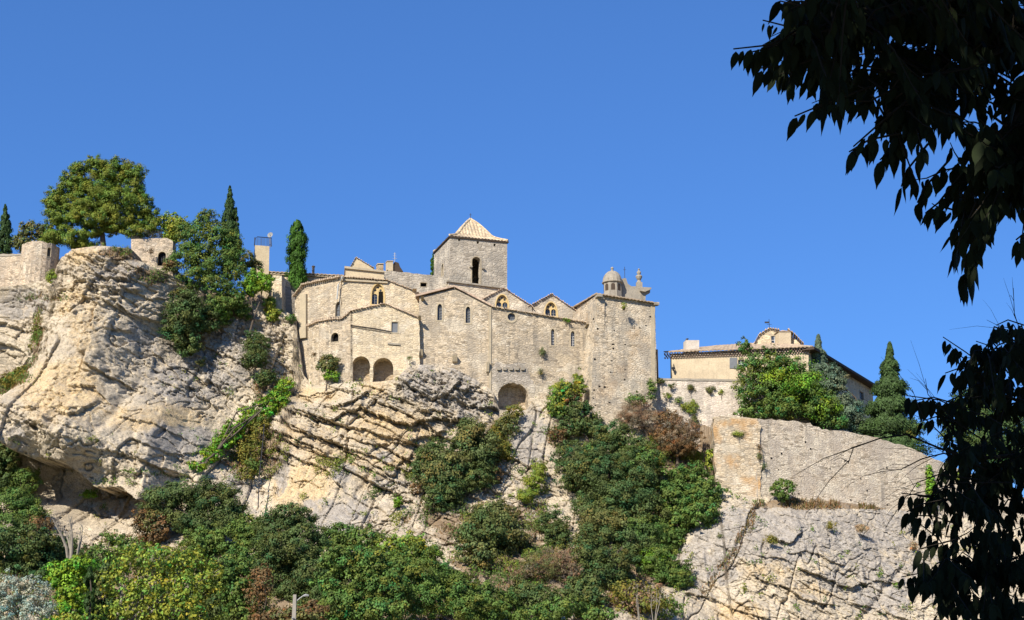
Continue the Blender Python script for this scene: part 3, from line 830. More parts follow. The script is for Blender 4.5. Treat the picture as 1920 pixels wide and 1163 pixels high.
def window(parent, pl, h, pane='greyglass', bars=(1, 3), surround=.14, off=0.0, recess=.32, smat='stone', fmat='frame', tracery=False, name='window', label=None, sill=True):
    u0, z0, u1, z1, kind = h
    f = MB()
    if surround > 0:
        s = surround
        outer = arch_poly(u0 - s, z0 - (s if kind != 'arc' else 0), u1 + s, z1 + s, kind)
        prism(f, pl, outer, [arch_poly(u0 + .01, z0 + .01, u1 - .01, z1 - .01, kind)], off + .035, off - .12)
    if tracery:     # two lights, a quatrefoil above
        c = (u0 + u1) / 2; w = u1 - u0; zs = z0 + (z1 - z0) * .50
        holes = [arch_poly(u0 + .07, z0 + .05, c - .06, zs + .1, 'round'), arch_poly(c + .06, z0 + .05, u1 - .07, zs + .1, 'round')]
        for du, dz, r in ((-.22, .22, .10), (.22, .22, .10), (0, .36, .10)):
            cc = (c + du * w, z0 + (z1 - z0) * (.5 + dz)); rr = r * w
            holes.append([(cc[0] + rr * math.cos(2 * math.pi * i / 10), cc[1] + rr * math.sin(2 * math.pi * i / 10)) for i in range(10)])
        prism(f, pl, arch_poly(u0, z0, u1, z1, kind), holes, off - recess + .16, off - recess + .02)
        w_ = f.build(name, M['tracery'], parent)
        f = MB()
    if surround > 0 and not tracery:
        w_ = f.build(name, M[smat], parent); f = MB()
    elif not tracery:
        w_ = None
    nb, nh = bars
    for i in range(1, nb + 1):
        u = u0 + (u1 - u0) * i / (nb + 1)
        f.box(pl.w(u, (z0 + z1) / 2, off - recess + .05), pl.t * .03, pl.n * .025, (z1 - z0) / 2 - .06)
    for i in range(1, nh + 1):
        z = z0 + (z1 - z0) * i / (nh + 1)
        f.box(pl.w((u0 + u1) / 2, z, off - recess + .045), pl.t * ((u1 - u0) / 2 - .02), pl.n * .02, .025)
    if w_ is None:
        if not f.v: f.box(pl.w((u0 + u1) / 2, z0 + .03, off - recess + .05), pl.t * ((u1 - u0) / 2), pl.n * .03, .03)
        w_ = f.build(name, M[fmat], parent)
    elif f.v:
        f.build('frame', M[fmat], w_)
    p = MB()
    e = .02
    prism(p, pl, arch_poly(u0 - e, z0 - e, u1 + e, z1 + e, kind), [], off - recess, off - recess - .05)
    p.build('pane' if pane != 'dark' else 'opening', M[pane], w_)  # dark panes are near-black sheets painting the unlit inside
    if label: w_['label'] = label
    return w_
M['tracery'] = plain('yellow_tracery_stone', (0.56, 0.42, 0.2), .9, .1)

def roof_face(mb, e0, e1, t0, t1, prof=None, rib=.45, amp=.09, nv=10, th=.12):
    """tile surface from eave e0-e1 up to t0-t1, ribs running up the slope; prof(v)->(f, dz)"""
    e0, e1, t0, t1 = map(Vector, (e0, e1, t0, t1))
    L = (e1 - e0).length
    along = (e1 - e0).normalized()
    nu = max(8, int(L / rib * 6))
    vs = []
    nrm = (e1 - e0).cross(t0 - e0 if (t0 - e0).length > .1 else t1 - e0).normalized()
    if nrm.z < 0: nrm = -nrm
    for j in range(nv + 1):
        v = j / nv
        f = prof(v) if prof else v
        for i in range(nu + 1):
            a = i / nu
            p = (e0.lerp(e1, a)).lerp(t0.lerp(t1, a), f if not isinstance(f, tuple) else f[0])
            if isinstance(f, tuple): p = p + Vector((0, 0, f[1]))
            w = (p - e0).dot(along)
            jag = (hash2(int(w / rib), int(v * 9 * .999), 3) - .5) * .035
            p = p + nrm * (amp * abs(math.cos(math.pi * w / rib)) + jag)
            vs.append(p)
    g = nu + 1
    n = len(vs)
    fs = [(j * g + i, j * g + i + 1, (j + 1) * g + i + 1, (j + 1) * g + i) for j in range(nv) for i in range(nu)]
    vs2 = vs + [p - nrm * th for p in vs]
    fs2 = fs + [tuple(q + n for q in reversed(f)) for f in fs]
    for i in range(nu):
        fs2.append((i, i + n, i + 1 + n, i + 1))
        k = nv * g + i
        fs2.append((k, k + 1, k + 1 + n, k + n))
    for j in range(nv):
        fs2.append((j * g, (j + 1) * g, (j + 1) * g + n, j * g + n))
        k = j * g + nu
        fs2.append((k, k + n, k + g + n, k + g))
    mb.add(vs2, fs2)

def eave_strip(mb, pl, pts_px, out=.35, th=.2, inn=.6, seed=1):
    """tile coping following a wall top: ragged little tiles in a row"""
    rg = random.Random(seed)
    q = [pl.uz(*p) for p in pts_px]
    for (ua, za), (ub, zb) in zip(q[:-1], q[1:]):
        L = math.hypot(ub - ua, zb - za)
        n = max(1, int(L / .30))
        for i in range(n):
            f0, f1 = i / n, (i + .92) / n
            a, b = (ua + (ub - ua) * f0, za + (zb - za) * f0), (ua + (ub - ua) * f1, za + (zb - za) * f1)
            o = out + rg.uniform(-.06, .06); h = th * rg.uniform(.75, 1.2); dz = rg.uniform(-.03, .03)
            p = [pl.w(a[0], a[1] + dz, o), pl.w(b[0], b[1] + dz, o), pl.w(b[0], b[1] + dz + .06, -inn), pl.w(a[0], a[1] + dz + .06, -inn)]
            m = [pl.w((a[0] + b[0]) / 2, (a[1] + b[1]) / 2 + dz + h, o - .02), pl.w((a[0] + b[0]) / 2, (a[1] + b[1]) / 2 + dz + h + .08, -inn)]
            mb.add(p + m, [(0, 1, 2, 3), (0, 4, 1), (3, 2, 5), (0, 3, 5, 4), (1, 4, 5, 2)])

# ================================================================== CATHEDRAL
def cathedral():
    base = P(800, 700, 153)
    T = empty('cathedral', base, 'long pale stone cathedral with apse, gabled chapels and lancet windows along the cliff edge', 'cathedral')
    pA = Pl(556, 154.4, 640, 150.8)       # apse, left face
    pB = Pl(640, 150.8, 800, 151.8)     # upper wall with the gothic window
    pR = Pl(579, 151.5, 655, 149.0)     # low rounded part
    pN = Pl(655, 148.6, 787, 148.9)     # annex
    pD = Pl(785, 149.6, 918, 149.9)     # chapel wall
    pE = Pl(916, 149.7, 1102, 151.6)    # long wall
    # apse
    hA = hole(pA, 629, 566, 640 - 1.5, 594, 'point')
    wall(T, 'apse_wall', pA, [(553, 760), (553, 556), (571, 534), (640, 521), (641, 760)], M['cath'], [hp(hA)])
    window(T, pA, hA, bars=(1, 3), surround=.06)
    b = MB(); prism(b, pA, [pA.uz(564, 636), pA.uz(577, 634), pA.uz(577, 552), pA.uz(566, 552)], [], .35, 0); b.build('buttress', M['stone'], T)
    # upper wall
    hB = hole(pB, 697, 533, 720, 571, 'point')
    wall(T, 'nave_wall', pB, [(641, 740), (641, 521), (722, 527), (740, 532), (772, 545), (800, 558), (800, 740)], M['annex'], [hp(hB)])
    window(T, pB, hB, pane='glass', bars=(3, 6), surround=.16, recess=.4, tracery=True, label='large pointed window with tracery over the annex roof')
    b = MB(); prism(b, pB, [pB.uz(710, 546), pB.uz(718, 546), pB.uz(718, 571), pB.uz(710, 571)], [], -.2, -.26); b.build('open_casement', M['dark'], T)  # near-black sheet in place of the unlit gap
    # eaves
    e = MB()
    eave_strip(e, pA, [(553, 558), (571, 535), (640, 521)], .45, .25, .9, 2)
    eave_strip(e, pB, [(640, 520), (728, 527)], .4, .2, .9, 3)
    eave_strip(e, pB, [(728, 527), (772, 544), (802, 558)], .25, .16, .9, 4)
    e.build('eave', M['tile'], T)
    c = MB(); prism(c, pB, [pB.uz(640, 527), pB.uz(727, 532), pB.uz(727, 529), pB.uz(640, 524)], [], .22, 0); c.build('cornice', M['stone'], T)
    rf = MB()     # low roofs behind the eaves
    roof_face(rf, pA.pt(553, 556, -.5), pA.pt(640, 520, -.5), pA.pt(600, 536, -6), pA.pt(645, 519, -6))
    roof_face(rf, pB.pt(640, 519.5, -.5), pB.pt(728, 526, -.5), pB.pt(640, 521, -6), pB.pt(728, 527, -6))
    rf.build('roof', M['tile'], T)
    # downpipe
    d = MB(); d.tube([pB.pt(643, 521, .5), pB.pt(641, 524, .5), pB.pt(634, 536, .25), pB.pt(632, 562, .2)], [.2, .1, .09, .09]); d.build('downpipe', M['zinc'], T)
    # low rounded part: four facets
    xs = [579, 598, 620, 642, 659]; ys = [152.6, 150.8, 149.8, 149.2, 149.0]; tp = [613, 604, 600, 599, 584]
    for i in range(4):
        q = Pl(xs[i], ys[i], xs[i + 1], ys[i + 1], 660)
        hs = []
        if i == 2:
            h = hole(q, 621, 624, 635, 641, 'round'); hs = [hp(h)]
        wall(T, 'round_annex_wall', q, [(xs[i], 750), (xs[i], tp[i]), (xs[i + 1], tp[i + 1]), (xs[i + 1], 750)], M['cath'], hs, rough=.03)
        if i == 2: window(T, q, h, pane='dark', bars=(0, 0), surround=.05, recess=.5)
        e = MB(); eave_strip(e, q, [(xs[i] - 1, tp[i]), (xs[i + 1], tp[i + 1])], .3, .28, 1.4, i); e.build('eave', M['tile'], T)
    # annex with two blind arches
    a1 = hole(pN, 660, 668, 693, 735, 'round'); a2 = hole(pN, 699, 671, 737, 735, 'round')
    hN = hole(pN, 734, 604, 746, 624, 'rect')
    wall(T, 'annex_wall', pN, [(657, 760), (657, 584), (659, 582), (722, 570), (786, 596), (788, 760)], M['annex'], [roughen(hp(a1), .05, .3, 1), roughen(hp(a2), .05, .3, 2), hp(hN)], th=1.9)
    for a in (a1, a2):
        b = MB(); prism(b, pN, arch_poly(a[0] - .1, a[1] - 2, a[2] + .1, a[3] + .1, 'rect'), [], -1.75, -2.1); b.build('arch_infill', M['bastion2'], T)
    window(T, pN, hN, pane='shutter', bars=(0, 0), surround=.1, recess=.12, label='small square window with a blue grey shutter')
    e = MB(); eave_strip(e, pN, [(656, 584), (722, 570), (787, 597)], .3, .17, 3.0, 9); e.build('eave', M['tilered'], T)
    d = MB(); d.tube([pN.pt(657, 610, .08), pN.pt(700, 616, .08), pN.pt(733, 622, .08)], .045); d.tube([pN.pt(657, 613, .08), pN.pt(733, 625, .08)], .03); d.build('cable', M['wood'], T)
    b = MB(); prism(b, pN, [pN.uz(727, 643), pN.uz(750, 645), pN.uz(750, 648), pN.uz(727, 646)], [], .15, 0); b.build('stone_ledge', M['greystone'], T)
    b = MB()       # side return of the annex and its quoin
    b.box8([pN.pt(657, 760, .0) , pN.pt(657, 760, -3.2), pN.pt(660, 760, -3.2), pN.pt(661, 760, 0), pN.pt(657, 584, 0), pN.pt(657, 584, -3.2), pN.pt(660, 584, -3.2), pN.pt(661, 584, 0)])
    b.build('side_wall', M['cath'], T)
    # chapel wall D
    d1 = hole(pD, 820, 570, 829, 601, 'point'); d2 = hole(pD, 873, 575, 882, 606, 'point')
    wall(T, 'chapel_wall', pD, [(786, 760), (786, 557), (795, 555), (851, 542), (898, 561), (919, 573), (919, 780)], M['cath'], [hp(d1), hp(d2)])
    for h in (d1, d2): window(T, pD, h, bars=(1, 5), surround=.17)
    rf = MB()
    lp, rp, ra = pD.pt(783, 551, .35), pD.pt(846, 529, .35), pD.pt(925, 577, .35)
    bk = Vector((0, 7, 0))
    rf.slab([pD.pt(780, 557, .3), pD.pt(851, 539, .3), pD.pt(851, 539, .3) + bk, pD.pt(780, 557, .3) + bk], (0, 0, .22))
    rf.slab([pD.pt(852, 539, .3), pD.pt(925, 577, .3), pD.pt(925, 577, .3) + bk, pD.pt(852, 539, .3) + bk], (0, 0, .22))
    rf.build('roof', M['tilered'], T)
    rf = MB(); roof_face(rf, pD.pt(779, 553, -.4), pD.pt(852, 539, -.4), pD.pt(776, 545, -4.5), pD.pt(842, 524, -4.5), rib=.5, amp=.06)
    rf.build('roof', M['tilered'], T)
    # waterspouts and corbels
    for nm, pl, x, y, w, h, o in (('waterspout', pN, 787, 598, 5, 6, .8), ('waterspout', pD, 792, 562, 5, 5, .9), ('corbel', pD, 789, 664, 8, 13, .7), ('corbel', pD, 853, 675, 9, 13, .7), ('waterspout', pE, 1100, 613, 7, 4, .9), ('corbel', pE, 914, 690, 5, 20, .5), ('waterspout', pB, 777, 546, 8, 3, .8)):
        b = MB()
        A = pl.pt(x - w / 2, y + h / 2, 0); B = pl.pt(x + w / 2, y + h / 2, 0); C = pl.pt(x + w / 2, y - h / 2, 0); D_ = pl.pt(x - w / 2, y - h / 2, 0)
        n = pl.n * o
        b.add([A, B, C, D_, A + n * .5 + Vector((0, 0, .15)), B + n * .5 + Vector((0, 0, .15)), C + n, D_ + n], [(0, 1, 2, 3), (4, 7, 6, 5), (0, 4, 5, 1), (1, 5, 6, 2), (2, 6, 7, 3), (3, 7, 4, 0)])
        b.build(nm, M['stone'], T)
    # long wall E
    e1 = hole(pE, 1033, 617, 1040, 648, 'point'); e2 = hole(pE, 1070, 621, 1078, 650, 'point'); oc = hole(pE, 951.5, 587, 966.5, 602, 'oculus'); ar = hole(pE, 934, 718, 990, 790, 'seg')
    wall(T, 'long_wall', pE, [(917, 790), (917, 576), (923, 577), (1000, 589), (1098, 606), (1110, 608), (1110, 840), (1000, 830)], M['cath'], [hp(e1), hp(e2), hp(oc), roughen(hp(ar), .05, .3, 3)], th=2.1)
    window(T, pE, e1, bars=(1, 5), surround=.14, pane='greyglass', fmat='whiteframe'); window(T, pE, e2, bars=(1, 5), surround=.14, fmat='whiteframe')
    window(T, pE, oc, bars=(1, 1), surround=.24, label='round window high on the long wall')
    b = MB(); prism(b, pE, arch_poly(ar[0] - .1, ar[1] - 2, ar[2] + .1, ar[3] + .1, 'rect'), [], -1.9, -2.2); b.build('arch_infill', M['bastion2'], T)
    cm = [pE.uz(q, r) for q, r in [(924, 725), (921, 696), (928, 680), (956, 683), (984, 681), (990, 698), (1000, 722), (1001, 738), (992, 737), (990, 728), (978, 719.5), (962, 717), (944, 719), (935, 727), (933, 745)]]
    b = MB(); prism(b, pE, roughen(cm, .22, .35), [], .04, -.02); b.build('repair_patch', M['greyrubble'], T)
    for x in (935, 946, 958, 969, 980):
        b = MB(); b.box(pE.pt(x, 692, .12), pE.t * .2, pE.n * .14, .16); b.build('corbel', M['greystone'], T)
    b = MB(); prism(b, pE, [pE.uz(916.5, 780), pE.uz(921, 780), pE.uz(921, 577), pE.uz(916.5, 576)], [], .1, -1.6); b.build('quoin', M['stone'], T)
    e = MB(); eave_strip(e, pE, [(920, 576), (1000, 589), (1099, 606)], .35, .2, 3.0, 12); e.build('eave', M['tile'], T)
    rf = MB(); roof_face(rf, pE.pt(920, 576, -.3), pE.pt(1099, 606, -.3), pE.pt(922, 567, -6), pE.pt(1090, 596, -6)); rf.build('roof', M['tile'], T)
    # two gabled chapels behind
    for (x0, y0, xm, ym, x1, y1, wx0, wy0, wx1, wy1, Y) in ((897, 566, 945, 541, 997, 575, 930, 553, 953, 581, 156.5), (992, 575, 1034, 552, 1078, 582, 1022, 567, 1044, 593, 157.2)):
        pg = Pl(x0, Y, x1, Y + .5)
        h = hole(pg, wx0, wy0, wx1, wy1, 'point')
        wall(T, 'gable_wall', pg, [(x0, 615), (x0, y0), (xm, ym), (x1, y1), (x1, 615)], M['gable'], [hp(h)], th=.9)
        window(T, pg, h, pane='glass', bars=(3, 3), surround=.14, recess=.5, tracery=True)
        e = MB(); eave_strip(e, pg, [(x0 - 3, y0 + 1.5), (xm, ym), (x1 + 3, y1 + 2)], .3, .15, 8.0, 15); e.build('roof', M['tilered'], T)
    # core mass so that nothing is hollow from the side
    c = MB()
    c.box8([P(660, 700, 153) + Vector((0, 0, -4)), P(1095, 700, 153.5) + Vector((0, 0, -4)), P(1095, 700, 172) + Vector((0, 0, -6)), P(660, 700, 172) + Vector((0, 0, -6)),
            P(660, 590, 153), P(1095, 618, 153.5), P(1095, 618, 153.5) + Vector((0, 18, 0)), P(660, 590, 153) + Vector((0, 18, 0))])
    c.build('nave_body', M['cath'], T)
    # wall under the bell tower + rear wall
    pW = Pl(718, 157, 852, 158.5)
    h = hole(pW, 788, 530, 800, 538, 'rect')
    wall(T, 'clerestory_wall', pW, [(715, 575), (715, 508), (740, 509), (852, 521), (852, 575)], M['btower'], [hp(h)])
    window(T, pW, h, pane='dark', bars=(0, 0), surround=.05, recess=.4)
    pV = Pl(845, 157.4, 948, 158.9)
    wall(T, 'tower_base_wall', pV, [(840, 575), (840, 527), (852, 529), (946, 541), (946, 575)], M['btower2'])
    e = MB(); prism(e, pV, [pV.uz(838, 529), pV.uz(947, 542.5), pV.uz(947, 540), pV.uz(838, 526)], [], .3, -.6); e.build('cornice', M['greystone'], T)
    return T
M['greyrubble'] = masonry('grey_rubble_repair', (0.36, 0.315, 0.245), (0.27, 0.235, 0.185), (0.2, 0.18, 0.15), 0.7, joint=.5)
M['bastion2'] = masonry('ochre_infill_stone', (0.40, 0.31, 0.19), (0.33, 0.25, 0.15), (0.24, 0.2, 0.15), 0.3, ochre=0.3)
M['gable'] = masonry('gable_ashlar', (0.41, 0.35, 0.25), (0.35, 0.295, 0.21), (0.22, 0.2, 0.165), 0.6, joint=0.25, sx=1.6, sz=3.2, contrast=.5)
M['btower2'] = masonry('tower_base_ashlar', (0.46, 0.39, 0.27), (0.40, 0.335, 0.235), (0.27, 0.24, 0.19), 0.4, joint=0.25, sx=1.6, sz=3.2, contrast=.4)
cathedral()

# ================================================================== BELL TOWER
def bell_tower():
    pF = Pl(843.5, 158.2, 951, 160.5, 450)
    cA, cB = pF.A, pF.A + pF.t * pF.L
    back = -pF.n * pF.L
    base = P(890, 540, 161)
    T = empty('bell_tower', base, 'square grey stone bell tower with pale pyramid tile roof, above the cathedral', 'bell tower')
    z0 = P(843, 545, 158).z
    z1 = P(843.5, 442, 158.2).z
    h = hole(pF, 885, 482, 901, 534, 'round')
    th = .9
    out = [(0, z0), (pF.L, z0), (pF.L, z1), (0, z1)]
    small = []
    for x, y in ((861, 449.5), (896, 455), (927.5, 459.5)):
        u, z = pF.uz(x, y); small.append([(u - .14, z - .16), (u + .14, z - .16), (u + .14, z + .16), (u - .14, z + .16)])
    b = MB(); prism(b, pF, out, [hp(h)] + small, 0, -th); b.build('front_wall', M['btower'], T)
    b = MB(); prism(b, pF, out, [arch_poly(h[0] - 1.3, h[1] - .3, h[0] + .95, h[3] - 1.15, 'round')], -pF.L + th, -pF.L); b.build('rear_wall', M['btower'], T)
    u0, z00, u1, z11, _ = h
    b = MB(); prism(b, pF, arch_poly(u0 - .12, z00, u1 + .12, z11 + .12, 'round'), [arch_poly(u0, z00 - .01, u1, z11, 'round')], .04, -.1)
    w = b.build('window', M['stone'], T)
    b = MB(); b.tube([pF.w(u0 - .6, z00 + 1.4, -pF.L + .4), pF.w(u1 + .6, z00 + 1.4, -pF.L + .4)], .07); b.build('iron_bar', M['iron'], w)
    for s, nm in ((0, 'left'), (1, 'right')):
        A = cA if s == 0 else cB
        pS = Pl.__new__(Pl); pS.A = A + (-pF.n * pF.L if s == 0 else Vector((0, 0, 0))); pS.t = (pF.n if s == 0 else -pF.n); pS.n = Vector((pS.t.y, -pS.t.x, 0)); pS.L = pF.L
        # butt between front and rear walls
        holes = []
        if s == 0:
            hl = (pF.L * .50, pF.uz(850, 512)[1] + .3, pF.L * .50 + .9, pF.uz(850, 487)[1] + .3, 'point'); holes = [hp(hl)]
        b = MB(); prism(b, pS, [(th, z0), (pF.L - th, z0), (pF.L - th, z1), (th, z1)], holes, -.003, -th); b.build('side_wall', M['btower'], T)
        if s == 0: window(T, pS, hl, pane='dark', bars=(0, 0), surround=.1, recess=.5)
    for u, z in ((u0 - .18, z00 + 2.15), (u1 + .3, z00 + 2.1)):
        b = MB(); b.box(pF.w(u, z, .15), pF.t * .16, pF.n * .16, .08); b.build('corbel', M['greystone'], T)
    # roof
    ov = .16
    C = (cA + cB) / 2 + back / 2
    cor = [cA + (-pF.t + pF.n) * ov, cB + (pF.t + pF.n) * ov, cB + back + (pF.t - pF.n) * ov, cA + back + (-pF.t - pF.n) * ov]
    cor = [Vector((q.x, q.y, z1 - .05)) for q in cor]
    H = P(887, 407, 161.8).z - z1
    C = Vector((C.x, C.y, z1))
    rf = MB()
    hips = MB()
    NV = 18
    def sc(v):      # plan scale at height fraction v: flared foot
        return (1 - v) * (1 - .20 * math.sin(math.pi * min(1, v * 1.15)) - .10 * math.exp(-((v - .2) / .16) ** 2)) if v < 1 else .0
    for k in range(4):
        a, c2 = cor[k], cor[(k + 1) % 4]
        along = (c2 - a).normalized(); L = (c2 - a).length; mid = (a + c2) / 2
        nrm = (mid - C); nrm.z = 0; nrm = (nrm.normalized() + Vector((0, 0, .9))).normalized()
        NU = 100
        vs = []
        for j in range(NV + 1):
            v = j / NV
            s = max(.012, sc(v))
            z = H * v
            for i in range(NU + 1):
                f = i / NU - .5
                w = f * L * s
                p = C + (mid - C) * s + along * w; p.z = z1 + z - .05
                p += nrm * (.085 * abs(math.cos(math.pi * w / .42)) + .04 * (hash2(int(w / .42 + 50), j // 2, 9) - .5) + (.03 if j % 2 else 0))
                vs.append(p)
        fs = [(j * (NU + 1) + i, j * (NU + 1) + i + 1, (j + 1) * (NU + 1) + i + 1, (j + 1) * (NU + 1) + i) for j in range(NV) for i in range(NU)]
        rf.add(vs, fs)
        hp_ = []
        for j in range(NV + 1):
            s = max(.012, sc(j / NV)); p = C + (a - C) * s; p.z = z1 + H * j / NV + .08; hp_.append(p)
        hips.tube(hp_, .13)
    r = rf.build('roof', M['tilepale'], T, fix=False)
    hips.build('hip_tiles', M['tilepale'], r)
    b = MB(); b.slab([q - Vector((0, 0, .02)) for q in cor], (0, 0, -.16)); b.build('eave', M['wood'], T)
    b = MB(); b.tube([(C.x, C.y, z1 + H - .1), (C.x, C.y, z1 + H + .8)], .035); b.tube([(C.x - .15, C.y, z1 + H + .6), (C.x + .15, C.y, z1 + H + .6)], .025); b.build('finial', M['iron'], T)
bell_tower()

# ================================================================== CORNER TOWER with lantern
def corner_tower():
    base = P(1170, 800, 150)
    T = empty('corner_tower', base, 'tall streaked pale stone corner tower right of the cathedral, low tile roof on top', 'tower')
    pS = Pl(1076, 159, 1119, 148.6); pF = Pl(1118, 148.6, 1229, 150.4, 640)
    wall(T, 'side_wall', pS, [(1072, 840), (1072, 582), (1076, 580), (1119, 553), (1119, 850)], M['ctower'], th=.9)
    h = hole(pF, 1167, 574.5, 1173.5, 582, 'round')
    lp = P(1118, 640, 148.6)
    wall(T, 'front_wall', pF, [(1104, 860), (1110, 700), (1119, 553), (1160, 558), (1228, 568), (1231, 700), (1236, 860)], M['ctower'], [hp(h)], rough=.03, th=9)
    window(T, pF, h, pane='dark', bars=(0, 0), surround=.04, recess=.6, name='opening_frame')
    A = pF.w(pF.L, 0, 0)
    q = MB(); prism(q, pF, roughen([pF.uz(1222, 790), pF.uz(1229.2, 790), pF.uz(1227.5, 569), pF.uz(1220, 568)], .04, .5), [], .06, -.4); q.build('quoin', M['stone'], T)
    b = MB(); b.box8([A + Vector(v) for v in ((.0, .3, 26.5), (.28, .3, 26.5), (.3, 1.6, 26.5), (0, 1.6, 26.5), (.0, .3, 29.5), (.28, .3, 29.5), (.3, 1.6, 29.5), (0, 1.6, 29.5))])
    zb, zt = P(1232, 707, 150.6).z, P(1232, 655, 150.6).z
    b.v = [(x, y, zb if i < 4 else zt) for i, (x, y, z) in enumerate(b.v)]
    b.build('shaft', M['wood'], T)
    # roof: eave follows the walls, hips to a low ridge
    rf = MB()
    e0, e1 = pF.pt(1116, 552, .45), pF.pt(1233, 570, .45)
    t0, t1 = pF.pt(1126, 541, -3.6), pF.pt(1206, 552, -3.6)
    roof_face(rf, e0, e1, t0, t1, rib=.42, amp=.08)
    s0 = pS.pt(1074, 579, .35)
    roof_face(rf, s0, e0, pS.pt(1076, 576, -4), t0, rib=.42)
    roof_face(rf, e1, e1 - pF.n * 9.5, t1, t1 - pF.n * 1, rib=.42)
    rf.build('roof', M['tile'], T)
    for q_ in ((1121, 557, .3, .5), (1229, 571, .1, .35)):
        b = MB(); b.box(pF.pt(*q_[:3]), pF.t * .3, pF.n * q_[3], .14); b.build('waterspout', M['greystone'], T)
    rg = random.Random(5)
    for i in range(26):     # putlog holes, each a near-black block standing in for its shade
        x, y = rg.uniform(1112, 1222), rg.uniform(590, 770)
        if i < 1: continue
        b = MB(); b.box(pF.pt(x, y, -.01), pF.t * rg.uniform(.06, .13), pF.n * .03, rg.uniform(.05, .1)); b.build('putlog_dark_block', M['dark'], T)
    # lantern
    c = P(1148.5, 546, 153.5)
    s = 155 / F
    Ln = empty('lantern_turret', c, 'small octagonal stone turret with a ribbed dome on the corner tower roof', 'turret')
    rr = 18.5 * s * .97
    b = MB(); b.lathe(c, [(rr, -1.2), (rr, .95)], 8, math.pi / 8); w = b.build('drum', M['greystone'], Ln)
    for k in range(8):
        a = math.pi / 4 * k
        n = Vector((math.cos(a), math.sin(a), 0)); tt = Vector((-n.y, n.x, 0))
        if n.y > .5: continue
        ap = rr * math.cos(math.pi / 8)
        q = Pl.__new__(Pl); q.A = Vector((c.x, c.y, 0)) + n * ap; q.t = tt; q.n = n; q.L = 1
        if Vector((tt.y, -tt.x, 0)).dot(n) < 0: q.t = -tt
        o = MB(); prism(o, q, arch_poly(-.24, c.z - .1, .24, c.z + .72, 'round'), [], .01, -.05); o.build('louvre', M['wood'], w)
    b = MB(); b.lathe(c, [(rr * 1.12, .93), (rr * 1.14, 1.03), (rr * 1.06, 1.1)], 16, 0); b.build('cornice', M['greystone'], Ln)
    b = MB(); b.lathe(c, [(rr * 1.05 * math.cos(t * math.pi / 2), 1.1 + 1.35 * math.sin(t * math.pi / 2)) for t in [i / 8 for i in range(8)]] + [(.16, 2.45), (.13, 2.6), (.2, 2.72), (.12, 2.88), (.02, 2.95)], 16)
    b.build('dome', M['greystone'], Ln, smooth=False)
    # curved parapet with a baluster finial
    Y = 153.8
    pq = Pl(1165, Y, 1222, Y + .8, 540)
    Pp = empty('carved_parapet', pq.pt(1190, 555), 'carved stone parapet with a tall urn finial beside the domed turret', 'parapet')
    pts = [(1165, 530), (1168, 522), (1174, 522), (1177, 532), (1184, 537), (1192, 537), (1197, 541), (1219, 544), (1219, 549), (1211, 553), (1209, 575), (1165, 575)]
    b = MB(); prism(b, pq, [pq.uz(*k) for k in pts], [], 0, -.6); b.build('parapet_wall', M['greystone'], Pp)
    b = MB(); prism(b, pq, [pq.uz(1199, 547), pq.uz(1207, 549), pq.uz(1219, 544), pq.uz(1219, 541), pq.uz(1199, 540)], [], .45, -.9); b.build('cornice', M['greystone'], Pp)
    c2 = pq.pt(1200, 541, -.3)
    b = MB(); b.box(c2 + Vector((0, 0, .35)), (.36, 0, 0), (0, .36, 0), .4)
    b.lathe(c2, [(.34, .75), (.22, .95), (.18, 1.05), (.3, 1.25), (.4, 1.5), (.34, 1.65), (.16, 1.72), (.2, 1.8), (.26, 1.95), (.24, 2.1), (.12, 2.2), (.1, 2.3), (.15, 2.4), (.05, 2.5)], 12)
    b.build('urn_finial', M['greystone'], Pp)
    c3 = pq.pt(1173, 524, -.3)
    b = MB(); b.tube([c3, c3 + Vector((0, 0, 1.6))], .03); b.tube([c3 + Vector((-.17, 0, 1.25)), c3 + Vector((.17, 0, 1.25))], .022); b.build('iron_cross', M['iron'], Pp)
corner_tower()

# ================================================================== small blocks on the roofs, left house
def chimney(x0, y0, x1, y1, Y, mat, label, cap=True, dx=0, name='chimney', depth=.9):
    pl = Pl(x0, Y, x1, Y + .2, (y0 + y1) / 2)
    T = empty(name, pl.pt((x0 + x1) / 2, y1), label, name)
    b = MB(); prism(b, pl, [pl.uz(x0, y1), pl.uz(x1, y1), pl.uz(x1, y0), pl.uz(x0, y0)], [], 0, -depth); b.build('stack', M[mat], T)
    if cap:
        b = MB(); prism(b, pl, [pl.uz(x0 - .7, y0 + 1.5), pl.uz(x1 + .7, y0 + 1.5), pl.uz(x1 + .7, y0), pl.uz(x0 - .7, y0)], [], .08, -depth - .08); b.build('cap', M['stone'], T)
    return T, pl

